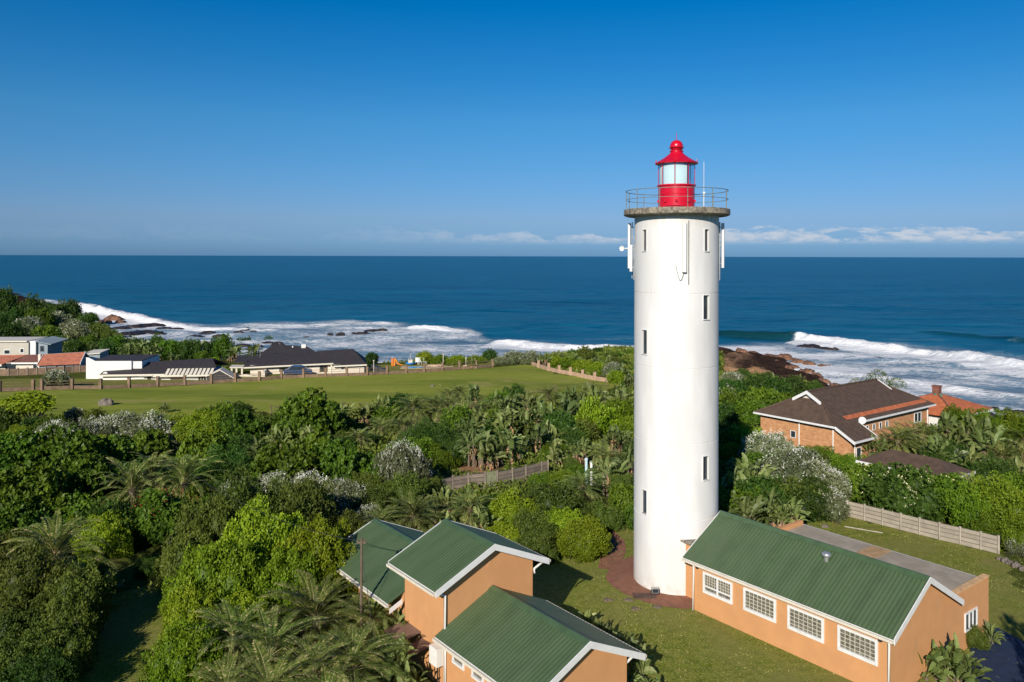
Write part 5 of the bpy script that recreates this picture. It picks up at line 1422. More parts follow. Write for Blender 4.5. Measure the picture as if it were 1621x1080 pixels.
def cat(parts):
    Vs, Fs, Rs, off = [], [], [], 0
    for V, F, r_ in parts:
        Vs.append(V); Fs.append(F+off); Rs.append(r_); off += len(V)
    return np.vstack(Vs), np.vstack(Fs), np.concatenate(Rs)
def crown_mesh(seed, nleaf, leaf, mat, nl=16, asp=.55, rosette=0, up=.25, out=.6, lr=(.26, .46), droop=0.0, top=1.0, fine=0.0, core=.14, blob=True):
    r_ = np.random.default_rng(seed); LB = lobes_set(r_, nl, top=top, lr=lr)
    if fine:   # second level lumps for clumpy texture
        P, d = shell_points(r_, LB, 130, keep=.9); P = P*(1 + .10*(r_.random((len(P), 1))-.4))
        LB2 = np.hstack([P, np.full((len(P), 1), 0) + r_.uniform(fine*.7, fine*1.4, (len(P), 1))])
        LBs = np.vstack([LB2, LB*np.array([1, 1, 1, .86])])
    else: LBs = LB
    k = rosette or 1
    P, d = shell_points(r_, LBs, nleaf//k, keep=.82, up=up, core=core)
    n = len(P)
    lump = vnoise(P[:, 0]*1.0+seed, P[:, 1]+P[:, 2]*.7, .22)
    if rosette:
        P = np.repeat(P, k, 0); d = unit(np.repeat(d, k, 0) + np.array([0, 0, .35])); base = np.repeat(r_.random(n), k)
        a = unit(np.cross(d, r_.normal(size=d.shape))); T = unit(a + d*.45*r_.uniform(.4, 1.6, (len(d), 1)))
        Nn = unit(d + .25*r_.normal(size=d.shape)); rnd = .55*base + .45*r_.random(len(P)); lump = np.repeat(lump, k)
    else:
        T = unit(d*out + r_.normal(size=d.shape)*.75 + np.array([0, 0, up-droop])); Nn = unit(d + .42*r_.normal(size=d.shape)); rnd = r_.random(n)
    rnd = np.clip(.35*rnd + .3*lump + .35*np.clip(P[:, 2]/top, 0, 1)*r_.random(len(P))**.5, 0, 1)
    S = leaf*r_.uniform(.65, 1.35, len(P))
    parts = [leaf_quads(P, Nn, T, S, asp, rnd)]
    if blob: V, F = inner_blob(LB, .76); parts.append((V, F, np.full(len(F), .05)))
    V, F, A_ = cat(parts)
    return np_mesh('crown', V, F, [mat], attr=[('rnd', 'FACE', A_)]), LB
def flower_mesh(seed, LB, n, size, mat, spike=True, zmin=.35, per=5, region=None):
    r_ = np.random.default_rng(seed+99); P, d = shell_points(r_, LB, n*3, keep=.97, zmin=zmin, up=.7)
    g = vnoise(P[:, 0]*1.0+seed*1.3, P[:, 1]+P[:, 2], .25); P = P[g > .42][:n]; d = d[g > .42][:n]
    if spike: P = P + np.array([0, 0, 1])*size*r_.uniform(0, 2.2, (len(P), 1)) + d*size*.4
    P = np.repeat(P, per, 0) + r_.normal(size=(len(P)*per, 3))*size*np.array([.35, .35, .6 if spike else .3])
    Nn = unit(r_.normal(size=P.shape)); T = unit(r_.normal(size=P.shape)+np.array([0, 0, .8]))
    V, F, A_ = leaf_quads(P, Nn, T, size*r_.uniform(.5, 1.1, len(P)), .6, r_.random(len(P)))
    return np_mesh('flowers', V, F, [mat], attr=[('rnd', 'FACE', A_)])
def trunk_mesh(seed, h=.6, r=.05, n=5):
    r_ = random.Random(seed); m = MB()
    m.tube([(0, 0, -.05), (r_.uniform(-.03, .03), r_.uniform(-.03, .03), h*.35)], r, 8, r2=r*.8)
    for i in range(n):
        a = 2*PI*i/n + r_.random(); q = r_.uniform(.3, .55)
        m.tube([(0, 0, h*.28), (q*.4*math.cos(a), q*.4*math.sin(a), h*.6), (q*math.cos(a), q*math.sin(a), h*r_.uniform(.9, 1.25))], r*.6, 6, r2=r*.18)
    me = bpy.data.meshes.new('trunk'); me.from_pydata(m.v, [], m.f); me.materials.append(M['bark']); me.update(); return me
TRUNKS = [trunk_mesh(i) for i in range(3)]

TPL = {}
def addt(kind, me, flw=None): TPL.setdefault(kind, []).append((me, flw))
for i in range(3):
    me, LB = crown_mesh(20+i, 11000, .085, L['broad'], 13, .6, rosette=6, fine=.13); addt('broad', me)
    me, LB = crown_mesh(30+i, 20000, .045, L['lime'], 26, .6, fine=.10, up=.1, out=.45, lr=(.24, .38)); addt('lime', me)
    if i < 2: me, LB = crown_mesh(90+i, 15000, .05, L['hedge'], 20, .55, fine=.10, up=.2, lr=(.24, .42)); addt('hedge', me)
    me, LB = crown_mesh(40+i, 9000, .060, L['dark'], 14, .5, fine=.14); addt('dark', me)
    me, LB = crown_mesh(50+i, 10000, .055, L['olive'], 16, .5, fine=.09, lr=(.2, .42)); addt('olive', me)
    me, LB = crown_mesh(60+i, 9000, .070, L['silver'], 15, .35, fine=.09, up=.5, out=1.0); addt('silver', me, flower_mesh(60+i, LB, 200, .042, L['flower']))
me, LB = crown_mesh(71, 12000, .085, L['dark'], 14, .45, rosette=6, fine=.09); addt('frang', me, flower_mesh(71, LB, 110, .045, L['creamflower'], False, .2, 4))
me, LB = crown_mesh(72, 12000, .085, L['broad'], 14, .45, rosette=6, fine=.09); addt('frang', me, flower_mesh(74, LB, 90, .045, L['creamflower'], False, .2, 4))
me, LB = crown_mesh(81, 9000, .10, L['broad'], 12, .45, rosette=5, fine=.1); addt('croton', me, flower_mesh(83, LB, 34, .06, L['redflower'], True, .45, 4))
me, LB = crown_mesh(84, 9000, .11, L['broad'], 12, .45, rosette=5, fine=.1); addt('croton', me, flower_mesh(85, LB, 26, .06, L['redflower'], True, .45, 4))
# far, low detail versions
for i in range(2):
    for kd, mt in (('broad', 'broad'), ('lime', 'lime'), ('dark', 'dark'), ('olive', 'olive')):
        me, LB = crown_mesh(100+i+len(kd)*5, 3500, .10, L[mt], 11, .6, fine=.12); addt(kd+'_far', me)
    me, LB = crown_mesh(150+i, 3000, .11, L['silver'], 11, .45, fine=.12, up=.5, out=1.0); addt('silver_far', me, flower_mesh(150+i, LB, 120, .07, L['flower'], per=3))
# an airy shrub with twigs showing
me, LB = crown_mesh(170, 1700, .055, L['olive'], 24, .4, lr=(.08, .18), blob=False); addt('airy', me)

def frond(r_, L_, az, el0, drp, nleaf=36, ll=.37, lw=.025, base=(0, 0, 0), age=0.0, V=None, F=None, A_=None):
    """one feather leaf: rachis strip and leaflets"""
    n = nleaf; p = np.array(base, float); el = el0; step = L_/n
    ca, sa = math.cos(az), math.sin(az); side = np.array([-sa, ca, 0.0]); tw = r_.uniform(-.4, .4)
    prev = p.copy()
    for i in range(n+1):
        tt = i/n; el = el0 - drp*tt**1.4
        d = np.array([ca*math.cos(el), sa*math.cos(el), math.sin(el)])
        q = prev + d*step; upv = np.cross(d, side); upv = -upv if upv[2] < 0 and abs(el) < 1.4 else upv
        s2 = side*math.cos(tw*tt) + upv*math.sin(tw*tt)
        w_ = .022*(1-tt*.8)*L_/2.6
        b = len(V); V += [prev-s2*w_, prev+s2*w_, q+s2*w_*.9, q-s2*w_*.9]; F.append((b, b+1, b+2, b+3)); A_.append(.9 if age < .4 else 1.0)
        if tt > .12:
            l = ll*L_/2.6*math.sin(PI*min(1, .10+tt*.92))**.6*r_.uniform(.85, 1.1)
            for sg in (-1, 1):
                dirv = s2*sg*.66 + d*.72 + upv*.34 + np.array([0, 0, -.12]); dirv /= np.linalg.norm(dirv)
                m_ = q + dirv*l*.55; e_ = q + dirv*l + np.array([0, 0, -.20*l]); wv = d*lw*L_/2.6
                b = len(V); V += [q-wv*.6, q+wv*.6, m_+wv, m_-wv]; F.append((b, b+1, b+2, b+3))
                b = len(V); V += [m_-wv, m_+wv, e_+wv*.15, e_-wv*.15]; F.append((b, b+1, b+2, b+3))
                a = min(1, max(0, r_.uniform(0, .45)+age + (.22 if tt > .75 else 0))); A_ += [a, min(1, a+r_.choice([.05, .12, .5]))]
        prev = q
def palm_mesh(seed, nf=34, L_=2.6, h=1.6, heads=1):
    r_ = np.random.default_rng(seed); V = []; F = []; A_ = []; Vd = []; Fd = []; Ad = []; tr = MB()
    for hd in range(heads):
        ang = 2*PI*hd/max(1, heads)+r_.random(); off = .0 if heads == 1 else r_.uniform(.6, 1.1)
        hh = h*r_.uniform(.75, 1.15); bx, by = off*math.cos(ang), off*math.sin(ang)
        tr.tube([(bx*.3, by*.3, -.2), (bx*.8, by*.8, hh*.6), (bx, by, hh)], .17, 9, r2=.14)
        for i in range(nf):
            u = (i+.5)/nf; el = R(82 - 105*u**1.1) + r_.uniform(-.1, .1); az_ = i*2.39996+r_.random()*.3
            frond(r_, L_*r_.uniform(.8, 1.1)*(1-.15*(u < .15)), az_, el, r_.uniform(1.0, 1.9), base=(bx, by, hh-.25*u), age=.0 if u < .72 else .15, V=V, F=F, A_=A_)
        for i in range(9):
            frond(r_, L_*.7, r_.random()*6.28, R(-45)+r_.uniform(-.3, .1), .7, 18, base=(bx, by, hh-.35), age=.9, V=Vd, F=Fd, A_=Ad)
    me = np_mesh('crown', np.array(V), np.array(F), [L['palm']], attr=[('rnd', 'FACE', np.array(A_))])
    md = np_mesh('dead_fronds', np.array(Vd), np.array(Fd), [M['deadleaf']])
    mt = bpy.data.meshes.new('trunk'); mt.from_pydata(tr.v, [], tr.f); mt.materials.append(M['bark']); mt.update()
    return me, md, mt
PALMS = [palm_mesh(200, 60, 2.3, 1.6), palm_mesh(201, 56, 2.2, 1.9), palm_mesh(202, 40, 2.2, 1.7, 2)]
PALMS_L = PALMS

def paddle(r_, base, az, el0, pet, bl, bw, V, F, A_, curl=.9, tone=0.0):
    p = np.array(base, float); n = 9; ca, sa = math.cos(az), math.sin(az)
    tot = pet+bl; el = el0; prev = p; pts = [p]; dirs = []
    for i in range(n+4):
        tt = i/(n+4); e_ = el0 - curl*max(0, tt-.25)**1.3*1.7
        d = np.array([ca*math.cos(e_), sa*math.cos(e_), math.sin(e_)]); prev = prev + d*tot/(n+4); pts.append(prev); dirs.append(d)
    dirs.append(dirs[-1]); side0 = np.array([-sa, ca, 0.0]); tw = r_.uniform(-.8, .8)
    a = r_.uniform(0, .6)+tone; npet = int((n+4)*pet/tot)
    def sd(i): 
        u = np.cross(dirs[i], side0); s_ = side0*math.cos(tw)+u*math.sin(tw); u2 = np.cross(dirs[i], s_); 
        if u2[2] < 0: u2 = -u2
        return s_, u2
    for i in range(npet+1):
        s_, u = sd(i); b = len(V); V += [pts[i]-s_*.022, pts[i]+s_*.022, pts[i+1]+s_*.02, pts[i+1]-s_*.02]; F.append((b, b+1, b+2, b+3)); A_.append(min(1, .8))
    nb = n+4-npet
    for i in range(npet, n+4):
        q0 = (i-npet)/nb; q1 = (i+1-npet)/nb
        w0 = bw*math.sin(PI*min(.96, .10+q0*.88))**.7; w1 = bw*math.sin(PI*min(.97, .10+q1*.88))**.7
        for sg in (-1, 1):
            s_, u = sd(i); s1, u1 = sd(min(i+1, n+4)); slit = r_.random() < .45; f_ = r_.uniform(-.35, .35) if slit else 0.0
            c0 = pts[i]+s_*sg*w0+u*w0*(.35+f_) ; c1 = pts[i+1]+s1*sg*w1*(.86 if slit else 1)+u1*w1*(.35+f_)
            b = len(V); V += [pts[i], pts[i+1], c1, c0]; F.append((b, b+1, b+2, b+3)); A_.append(min(1, max(0, a+r_.uniform(-.08, .08)+(.1 if sg > 0 else 0))))
def banana_mesh(seed, stems=7, tall=1.0):
    r_ = np.random.default_rng(seed); V = []; F = []; A_ = []; Vd = []; Fd = []; Ad = []; tr = MB()
    for s_ in range(stems):
        ang = r_.random()*6.28; rad = .0 if s_ == 0 else r_.uniform(.3, .95); bx, by = rad*math.cos(ang), rad*math.sin(ang)
        h = r_.uniform(.5, 1.7)*tall; lean = r_.uniform(0, .25); tx_, ty_ = bx*(1+lean), by*(1+lean)
        tr.tube([(bx, by, -.2), ((bx+tx_)/2, (by+ty_)/2, h*.5), (tx_, ty_, h)], .10, 7, r2=.08)
        fan = r_.random()*PI; nl = r_.integers(5, 8)
        for i in range(nl):
            u = (i-(nl-1)/2)/((nl-1)/2); az_ = fan if u > 0 else fan+PI
            paddle(r_, (tx_, ty_, h-.05), az_+r_.uniform(-.25, .25), R(90-66*abs(u))+r_.uniform(-.08, .08), r_.uniform(.35, .6), r_.uniform(.8, 1.15), r_.uniform(.15, .21), V, F, A_, curl=r_.uniform(.4, 1.3))
        for i in range(4):
            paddle(r_, (tx_, ty_, h-.1), r_.random()*6.28, R(-40)-r_.random()*.6, .2, .7*r_.uniform(.7, 1.1), .09, Vd, Fd, Ad, curl=.8)
    me = np_mesh('leaves', np.array(V), np.array(F), [L['banana']], attr=[('rnd', 'FACE', np.array(A_))])
    md = np_mesh('dead_leaves', np.array(Vd), np.array(Fd), [M['deadleaf']])
    mt = bpy.data.meshes.new('trunk'); mt.from_pydata(tr.v, [], tr.f); mt.materials.append(M['bark']); mt.update()
    return me, md, mt
BAN = [banana_mesh(300+i) for i in range(3)]
LOWB = [banana_mesh(320+i, 4, .15) for i in range(2)]

KINDS = {   # template list, unit width (m at scale 1), unit height, centre fraction, name, category
    'broad': ('broad', 2.0, .95, .50, 'leafy_tree', 'tree'), 'lime': ('lime', 2.0, .95, .50, 'leafy_shrub', 'shrub'), 'hedge': ('hedge', 2.0, .95, .50, 'green_bush', 'bush'), 'dark': ('dark', 2.0, .95, .50, 'dark_tree', 'tree'),
    'olive': ('olive', 2.0, .95, .50, 'olive_shrub', 'shrub'), 'silver': ('silver', 2.0, .95, .50, 'silver_bush', 'shrub'), 'frang': ('frang', 2.0, .95, .5, 'flowering_tree', 'tree'),
    'croton': ('croton', 2.0, .95, .5, 'red_tipped_shrub', 'shrub'), 'airy': ('airy', 2.0, 1.0, .5, 'airy_shrub', 'shrub')}
DESC = {'broad': 'rounded mid green tree', 'lime': 'bright yellow-green shrub', 'hedge': 'dense fresh green bush', 'dark': 'dense dark green tree', 'olive': 'olive green bush',
        'silver': 'white-flowered grey-green bush', 'frang': 'glossy cream-flowered tree', 'croton': 'red-tipped leafy bush', 'airy': 'thin airy shrub',
        'palm': 'wild date palm', 'banana': 'wild banana clump', 'low': 'low paddle-leaved clump'}
placed = {}; count = {}
def spot(px, py, wpx, ratio, cz):
    D = np.exp(np.linspace(math.log(9), math.log(480), 1400)); X = (px-CX)/FPX*D; Z = HC-(py-hor(px))/FPX*D
    H = ratio*wpx*D/FPX; g = ter(X, D) + cz*H
    i = int(np.argmax(Z < g)) if (Z < g).any() else len(D)-1
    return Vector((X[i], D[i], float(ter(X[i], D[i])[0]))), wpx*D[i]/FPX
def plant(kind, px, py, wpx, ratio=None, zone='', group=None, rz=None):
    rv = random.Random(int(px*7+py*13+wpx))
    rz = rv.uniform(0, 6.28) if rz is None else rz
    n_ = count.get(kind, rv.randint(0, 2)); count[kind] = n_+1
    if kind in KINDS:
        tk, uw, uh, cz, nm, ca_ = KINDS[kind]; ratio = ratio or .62
        p, wm_ = spot(px, py, wpx, ratio, cz)
        tl = tk + '_far' if (p.y > 68 and tk + '_far' in TPL) else tk
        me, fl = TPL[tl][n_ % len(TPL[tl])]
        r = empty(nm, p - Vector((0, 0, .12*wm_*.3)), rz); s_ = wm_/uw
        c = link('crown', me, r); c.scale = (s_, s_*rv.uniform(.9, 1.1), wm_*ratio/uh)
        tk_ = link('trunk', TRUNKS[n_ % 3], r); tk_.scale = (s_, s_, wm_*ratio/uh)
        if fl: f = link('flowers', fl, r); f.scale = c.scale; f['kind'] = 'stuff'
    else:
        src = {'palm': PALMS, 'banana': BAN, 'low': LOWB}[kind]; ref = {'palm': 4.4, 'banana': 3.4, 'low': 3.0}[kind]; refh = {'palm': 3.6, 'banana': 3.0, 'low': 1.7}[kind]
        ratio = ratio or {'palm': .62, 'banana': .95, 'low': .6}[kind]
        p, wm_ = spot(px, py, wpx, ratio, {'palm': .62, 'banana': .60, 'low': .55}[kind])
        me, md, mt = src[n_ % len(src)]; s_ = wm_/ref; sz = wm_*ratio/refh
        nm = {'palm': 'palm_tree', 'banana': 'banana_plant', 'low': 'paddle_leaf_plant'}[kind]; ca_ = {'palm': 'palm', 'banana': 'plant', 'low': 'plant'}[kind]
        r = empty(nm, p, rz)
        for n2, mm in (('crown' if kind == 'palm' else 'leaves', me), ('dead_fronds' if kind == 'palm' else 'dead_leaves', md), ('trunk', mt)):
            c = link(n2, mm, r); c.scale = (s_, s_, sz)
    r['category'] = ca_
    placed.setdefault((zone, kind), []).append((px, py, r, group))
    return r
def finish_labels():
    for (zone, kind), lst in placed.items():
        lst.sort(key=lambda q: (q[0], q[1]))
        for i, (px, py, r, g) in enumerate(lst):
            if len(lst) == 1: r['label'] = 'the only ' + DESC[kind] + ' ' + zone if False else DESC[kind] + ' ' + zone
            else: r['label'] = DESC[kind] + ' ' + zone + ', ' + ('leftmost' if i == 0 else 'rightmost' if i == len(lst)-1 else ordinal(i) + ' from left')
            if len(lst) > 1: r['group'] = {'palm': 'date palms', 'banana': 'wild bananas', 'low': 'paddle leaf plants', 'silver': 'white flowering bushes', 'frang': 'cream flowering trees'}.get(kind, kind + ' shrubs') + ' ' + zone

ZONES = {
 'bottom left beside the orange house': [
   ('palm', 395, 1010, 230), ('palm', 500, 955, 220), ('palm', 560, 1040, 220), ('palm', 455, 1065, 230), ('palm', 590, 965, 150), ('palm', 360, 1085, 180), ('palm', 430, 930, 130), ('palm', 520, 1100, 200),
   ('banana', 632, 985, 90), ('banana', 622, 1045, 100), ('banana', 655, 1075, 80), ('lime', 660, 1020, 55), ('lime', 610, 925, 50)],
 'in the bright canopy left of the house': [
   ('lime', 500, 895, 160, .75), ('lime', 415, 880, 170, .75), ('lime', 350, 930, 170, .75), ('lime', 450, 935, 150, .7), ('lime', 312, 985, 120, .8), ('lime', 300, 1045, 130, .8), ('lime', 380, 985, 130), ('lime', 545, 905, 100, .75), ('hedge', 568, 920, 66, .9), ('lime', 470, 850, 120)],
 'behind the big bright canopy': [
   ('olive', 330, 855, 150, .75), ('olive', 405, 825, 160, .75), ('olive', 480, 825, 140, .75), ('olive', 305, 900, 120, .8), ('olive', 540, 845, 90), ('olive', 290, 950, 70),
   ('silver', 380, 805, 100), ('silver', 432, 795, 100), ('silver', 490, 790, 100), ('silver', 545, 800, 90), ('silver', 345, 825, 60), ('silver', 585, 825, 60), ('silver', 290, 860, 50),
   ('banana', 452, 800, 55), ('banana', 502, 805, 70)],
 'in the left garden': [
   ('croton', 262, 822, 120, .55), ('croton', 312, 800, 70), ('croton', 225, 835, 70), ('lime', 165, 850, 100), ('lime', 120, 840, 60), ('olive', 190, 1010, 0) if False else ('olive', 20, 880, 110),
   ('palm', 88, 862, 190, .8), ('olive', 55, 945, 150, .75), ('olive', 125, 965, 130, .8), ('olive', 30, 1010, 120), ('olive', 90, 1035, 130), ('olive', 15, 1065, 130), ('olive', 150, 915, 70),
   ('low', 168, 925, 70), ('lime', 8, 1040, 60), ('dark', 235, 900, 40), ('olive', 255, 1060, 50), ('dark', 60, 1090, 120)],
 'on the dark slope at the left edge': [
   ('broad', 30, 745, 130), ('broad', 105, 735, 140), ('broad', 55, 800, 140), ('broad', 135, 775, 120), ('broad', 5, 790, 110), ('broad', 165, 735, 100), ('broad', 20, 840, 100), ('broad', 115, 820, 90),
   ('palm', 218, 750, 145, .8), ('palm', 292, 745, 145, .8), ('dark', 165, 800, 60, .5), ('dark', 150, 825, 60, .5), ('dark', 345, 775, 90), ('dark', 375, 760, 80), ('broad', 240, 710, 70), ('dark', 215, 800, 50)],
 'on the pale flowering slope': [
   ('silver', 15, 735, 70), ('silver', 50, 722, 85), ('silver', 90, 708, 90), ('silver', 130, 700, 80), ('silver', 165, 692, 80), ('silver', 205, 688, 80), ('silver', 245, 690, 80), ('silver', 275, 705, 60), ('silver', 100, 725, 60),
   ('lime', 160, 712, 60), ('lime', 190, 720, 60), ('low', 100, 672, 35), ('low', 270, 665, 35), ('low', 245, 655, 26), ('low', 262, 645, 26), ('low', 297, 668, 30), ('low', 215, 672, 36), ('low', 188, 678, 34), ('silver', 118, 660, 36),
   ('lime', 30, 690, 50), ('dark', 50, 680, 50), ('low', 45, 700, 40), ('palm', 70, 663, 46), ('olive', 150, 665, 40), ('olive', 10, 665, 60)],
 'in the middle thicket': [
   ('lime', 315, 688, 100), ('broad', 345, 670, 80), ('broad', 375, 690, 90), ('dark', 385, 720, 80), ('broad', 330, 725, 90), ('lime', 290, 680, 60), ('dark', 360, 745, 90), ('low', 363, 640, 24), ('low', 396, 648, 30), ('olive', 420, 680, 50),
   ('broad', 490, 672, 120, .62), ('dark', 470, 655, 60), ('palm', 488, 632, 70), ('palm', 450, 650, 50), ('banana', 412, 710, 70), ('banana', 445, 695, 60), ('banana', 480, 695, 60), ('banana', 515, 700, 60), ('banana', 425, 690, 50),
   ('broad', 460, 755, 130), ('broad', 535, 750, 120), ('broad', 500, 735, 110), ('broad', 580, 755, 90), ('broad', 430, 780, 80), ('dark', 400, 775, 70), ('lime', 600, 740, 60), ('olive', 580, 780, 80),
   ('olive', 545, 700, 50), ('palm', 570, 690, 70), ('palm', 600, 672, 60), ('banana', 545, 650, 44), ('banana', 575, 648, 40), ('banana', 605, 640, 44), ('banana', 525, 655, 34)],
 'on the bank above the rear green roof': [
   ('silver', 638, 750, 100, .75), ('silver', 600, 765, 70), ('silver', 675, 765, 50), ('silver', 560, 775, 50), ('palm', 655, 805, 130), ('palm', 745, 800, 110), ('banana', 735, 790, 70), ('banana', 700, 790, 60), ('banana', 770, 825, 70),
   ('banana', 715, 830, 60), ('palm', 610, 820, 100), ('palm', 690, 820, 80), ('olive', 600, 800, 80), ('olive', 640, 785, 90), ('banana', 560, 800, 50), ('olive', 685, 775, 50), ('silver', 815, 800, 40)],
 'in the tall palm belt below the field': [
   ('palm', 655, 640, 90), ('palm', 700, 638, 90), ('palm', 735, 650, 90), ('palm', 640, 672, 80), ('palm', 680, 680, 90), ('palm', 720, 690, 70), ('dark', 690, 700, 80), ('broad', 725, 675, 70), ('dark', 660, 705, 70), ('palm', 760, 645, 70), ('palm', 715, 620, 70),
   ('banana', 745, 625, 50), ('banana', 780, 632, 50), ('broad', 790, 640, 50), ('dark', 815, 628, 44), ('banana', 762, 665, 66), ('banana', 795, 668, 66), ('banana', 825, 660, 66), ('banana', 858, 655, 66), ('banana', 888, 650, 66), ('banana', 918, 642, 66),
   ('banana', 948, 632, 64), ('banana', 970, 640, 60), ('palm', 868, 620, 56), ('banana', 905, 622, 50), ('banana', 935, 620, 50), ('banana', 750, 700, 66), ('banana', 780, 706, 66), ('banana', 812, 700, 66), ('banana', 845, 690, 60), ('banana', 870, 685, 60),
   ('dark', 888, 680, 70), ('dark', 905, 700, 50), ('banana', 740, 680, 60), ('hedge', 650, 722, 100, .45), ('hedge', 692, 728, 70, .45), ('dark', 727, 715, 60), ('banana', 900, 690, 40), ('banana', 980, 622, 50), ('banana', 800, 640, 56), ('banana', 840, 638, 56)],
 'below the dirt track': [
   ('hedge', 880, 716, 50, .45), ('hedge', 905, 722, 50, .45), ('banana', 885, 712, 50), ('banana', 915, 708, 50), ('hedge', 858, 762, 50, .4), ('hedge', 888, 760, 60, .4), ('hedge', 912, 748, 44, .4), ('hedge', 872, 785, 66, .45), ('palm', 922, 765, 100),
   ('banana', 968, 745, 70), ('banana', 992, 720, 60), ('palm', 955, 715, 70), ('banana', 985, 690, 50), ('palm', 990, 760, 60), ('banana', 965, 690, 50), ('olive', 905, 735, 30)],
 'on the rise left of the tower': [
   ('lime', 945, 665, 80), ('lime', 985, 660, 70), ('lime', 930, 675, 50), ('lime', 1000, 680, 50)],
 'in the mounded bushes above the lawn': [
   ('lime', 815, 815, 110, .5), ('olive', 870, 805, 130, .5), ('olive', 845, 838, 100, .5), ('lime', 895, 835, 100, .5), ('olive', 855, 862, 90, .5), ('lime', 800, 852, 80, .5), ('lime', 925, 853, 100, .55), ('olive', 905, 868, 60, .45), ('olive', 928, 815, 80, .45), ('lime', 770, 870, 60, .5), ('silver', 845, 815, 46), ('olive', 960, 820, 60),
   ('broad', 993, 795, 60), ('broad', 1010, 820, 50), ('olive', 985, 770, 60), ('dark', 785, 810, 60)],
 'right of the tower': [
   ('banana', 1165, 765, 80), ('banana', 1195, 750, 90), ('banana', 1180, 810, 80), ('banana', 1215, 795, 80), ('banana', 1245, 810, 70), ('banana', 1155, 800, 60), ('banana', 1235, 770, 60), ('silver', 1215, 715, 90, .55), ('silver', 1255, 760, 120, .6),
   ('silver', 1300, 772, 100, .6), ('silver', 1310, 800, 70), ('silver', 1230, 730, 80), ('lime', 1180, 700, 70), ('lime', 1160, 720, 50), ('dark', 1280, 795, 80), ('dark', 1150, 690, 50), ('palm', 1175, 735, 60)],
 'along the brick house wall': [
   ('hedge', 1280, 726, 70, .45), ('hedge', 1315, 732, 80, .4), ('hedge', 1350, 740, 80, .4), ('hedge', 1378, 742, 60, .4), ('olive', 1330, 756, 60, .5), ('banana', 1390, 705, 50), ('olive', 1262, 722, 40), ('dark', 1400, 735, 40)],
 'over the slab fence': [
   ('frang', 1378, 768, 110, .5), ('frang', 1432, 780, 120, .55), ('frang', 1488, 785, 110, .55), ('frang', 1405, 788, 80, .42), ('frang', 1350, 768, 70, .4), ('dark', 1455, 800, 70, .4), ('hedge', 1550, 808, 110, .62), ('hedge', 1600, 812, 130, .62), ('hedge', 1575, 836, 90, .5), ('hedge', 1630, 845, 100, .6), ('hedge', 1640, 800, 120), ('silver', 1612, 868, 40)],
 'in the palms beside the brick house': [
   ('palm', 1432, 690, 100), ('palm', 1462, 680, 90), ('palm', 1415, 705, 60), ('banana', 1490, 675, 70), ('banana', 1515, 690, 80), ('banana', 1545, 680, 80), ('banana', 1575, 700, 80), ('palm', 1600, 715, 90), ('palm', 1570, 735, 80), ('banana', 1530, 725, 80),
   ('banana', 1490, 710, 70), ('silver', 1530, 740, 60), ('dark', 1500, 730, 70), ('palm', 1620, 690, 70), ('banana', 1545, 765, 60), ('banana', 1505, 765, 44), ('dark', 1580, 760, 80), ('banana', 1625, 750, 70), ('hedge', 1520, 668, 60), ('hedge', 1560, 680, 80), ('hedge', 1605, 682, 80), ('hedge', 1640, 690, 80), ('banana', 1470, 720, 46)],
 'on the coastal slope behind the tower': [
   ('dark', 1155, 625, 60), ('dark', 1190, 618, 60), ('dark', 1225, 620, 60), ('dark', 1255, 618, 50), ('broad', 1165, 650, 70), ('broad', 1210, 640, 70), ('broad', 1185, 660, 60), ('silver', 1160, 605, 40), ('banana', 1200, 602, 34), ('banana', 1230, 602, 34), ('banana', 1262, 605, 34), ('dark', 1175, 595, 24),
   ('dark', 1145, 665, 60), ('silver', 1150, 630, 44), ('dark', 1290, 615, 30), ('airy', 1390, 605, 70, .75), ('airy', 1420, 612, 50, .75), ('airy', 1355, 612, 40, .75), ('broad', 1240, 642, 50)],
 'at the field corner by the sea': [
   ('silver', 815, 567, 44, .42), ('silver', 838, 568, 40, .42), ('silver', 798, 571, 32, .4), ('lime', 878, 572, 40, .36), ('lime', 902, 575, 40, .36), ('lime', 927, 580, 40, .4), ('lime', 950, 585, 40, .42), ('silver', 970, 587, 36, .5), ('banana', 990, 585, 36), ('banana', 860, 566, 26), ('banana', 885, 563, 26), ('banana', 910, 565, 26),
   ('banana', 940, 572, 26), ('banana', 962, 570, 24), ('olive', 925, 562, 30), ('lime', 975, 598, 30), ('banana', 998, 600, 30), ('dark', 775, 563, 26), ('banana', 748, 572, 20)],
 'on the low bluff beyond the play boats': [
   ('lime', 600, 566, 34, .5), ('lime', 622, 562, 40, .5), ('lime', 645, 563, 40, .5), ('lime', 672, 567, 34, .5), ('lime', 700, 570, 34, .4), ('lime', 725, 571, 34, .4), ('lime', 752, 570, 30, .4), ('dark', 588, 568, 26)],
 'in the hedge behind the white houses': [
   ('banana', 150, 553, 36, 0.85), ('dark', 167, 556, 40, 0.7), ('broad', 184, 551, 34, 0.8), ('banana', 201, 555, 36, 0.85), ('dark', 218, 553, 40, 0.7), ('banana', 235, 556, 34, 0.8), ('dark', 252, 551, 36, 0.85), ('broad', 269, 555, 40, 0.7), ('banana', 286, 553, 34, 0.8), ('dark', 303, 556, 36, 0.85), ('banana', 320, 551, 40, 0.7), ('dark', 337, 555, 34, 0.8), ('broad', 354, 553, 36, 0.85), ('banana', 371, 556, 40, 0.7), ('dark', 388, 551, 34, 0.8), ('banana', 405, 555, 36, 0.85), ('dark', 422, 553, 40, 0.7), 
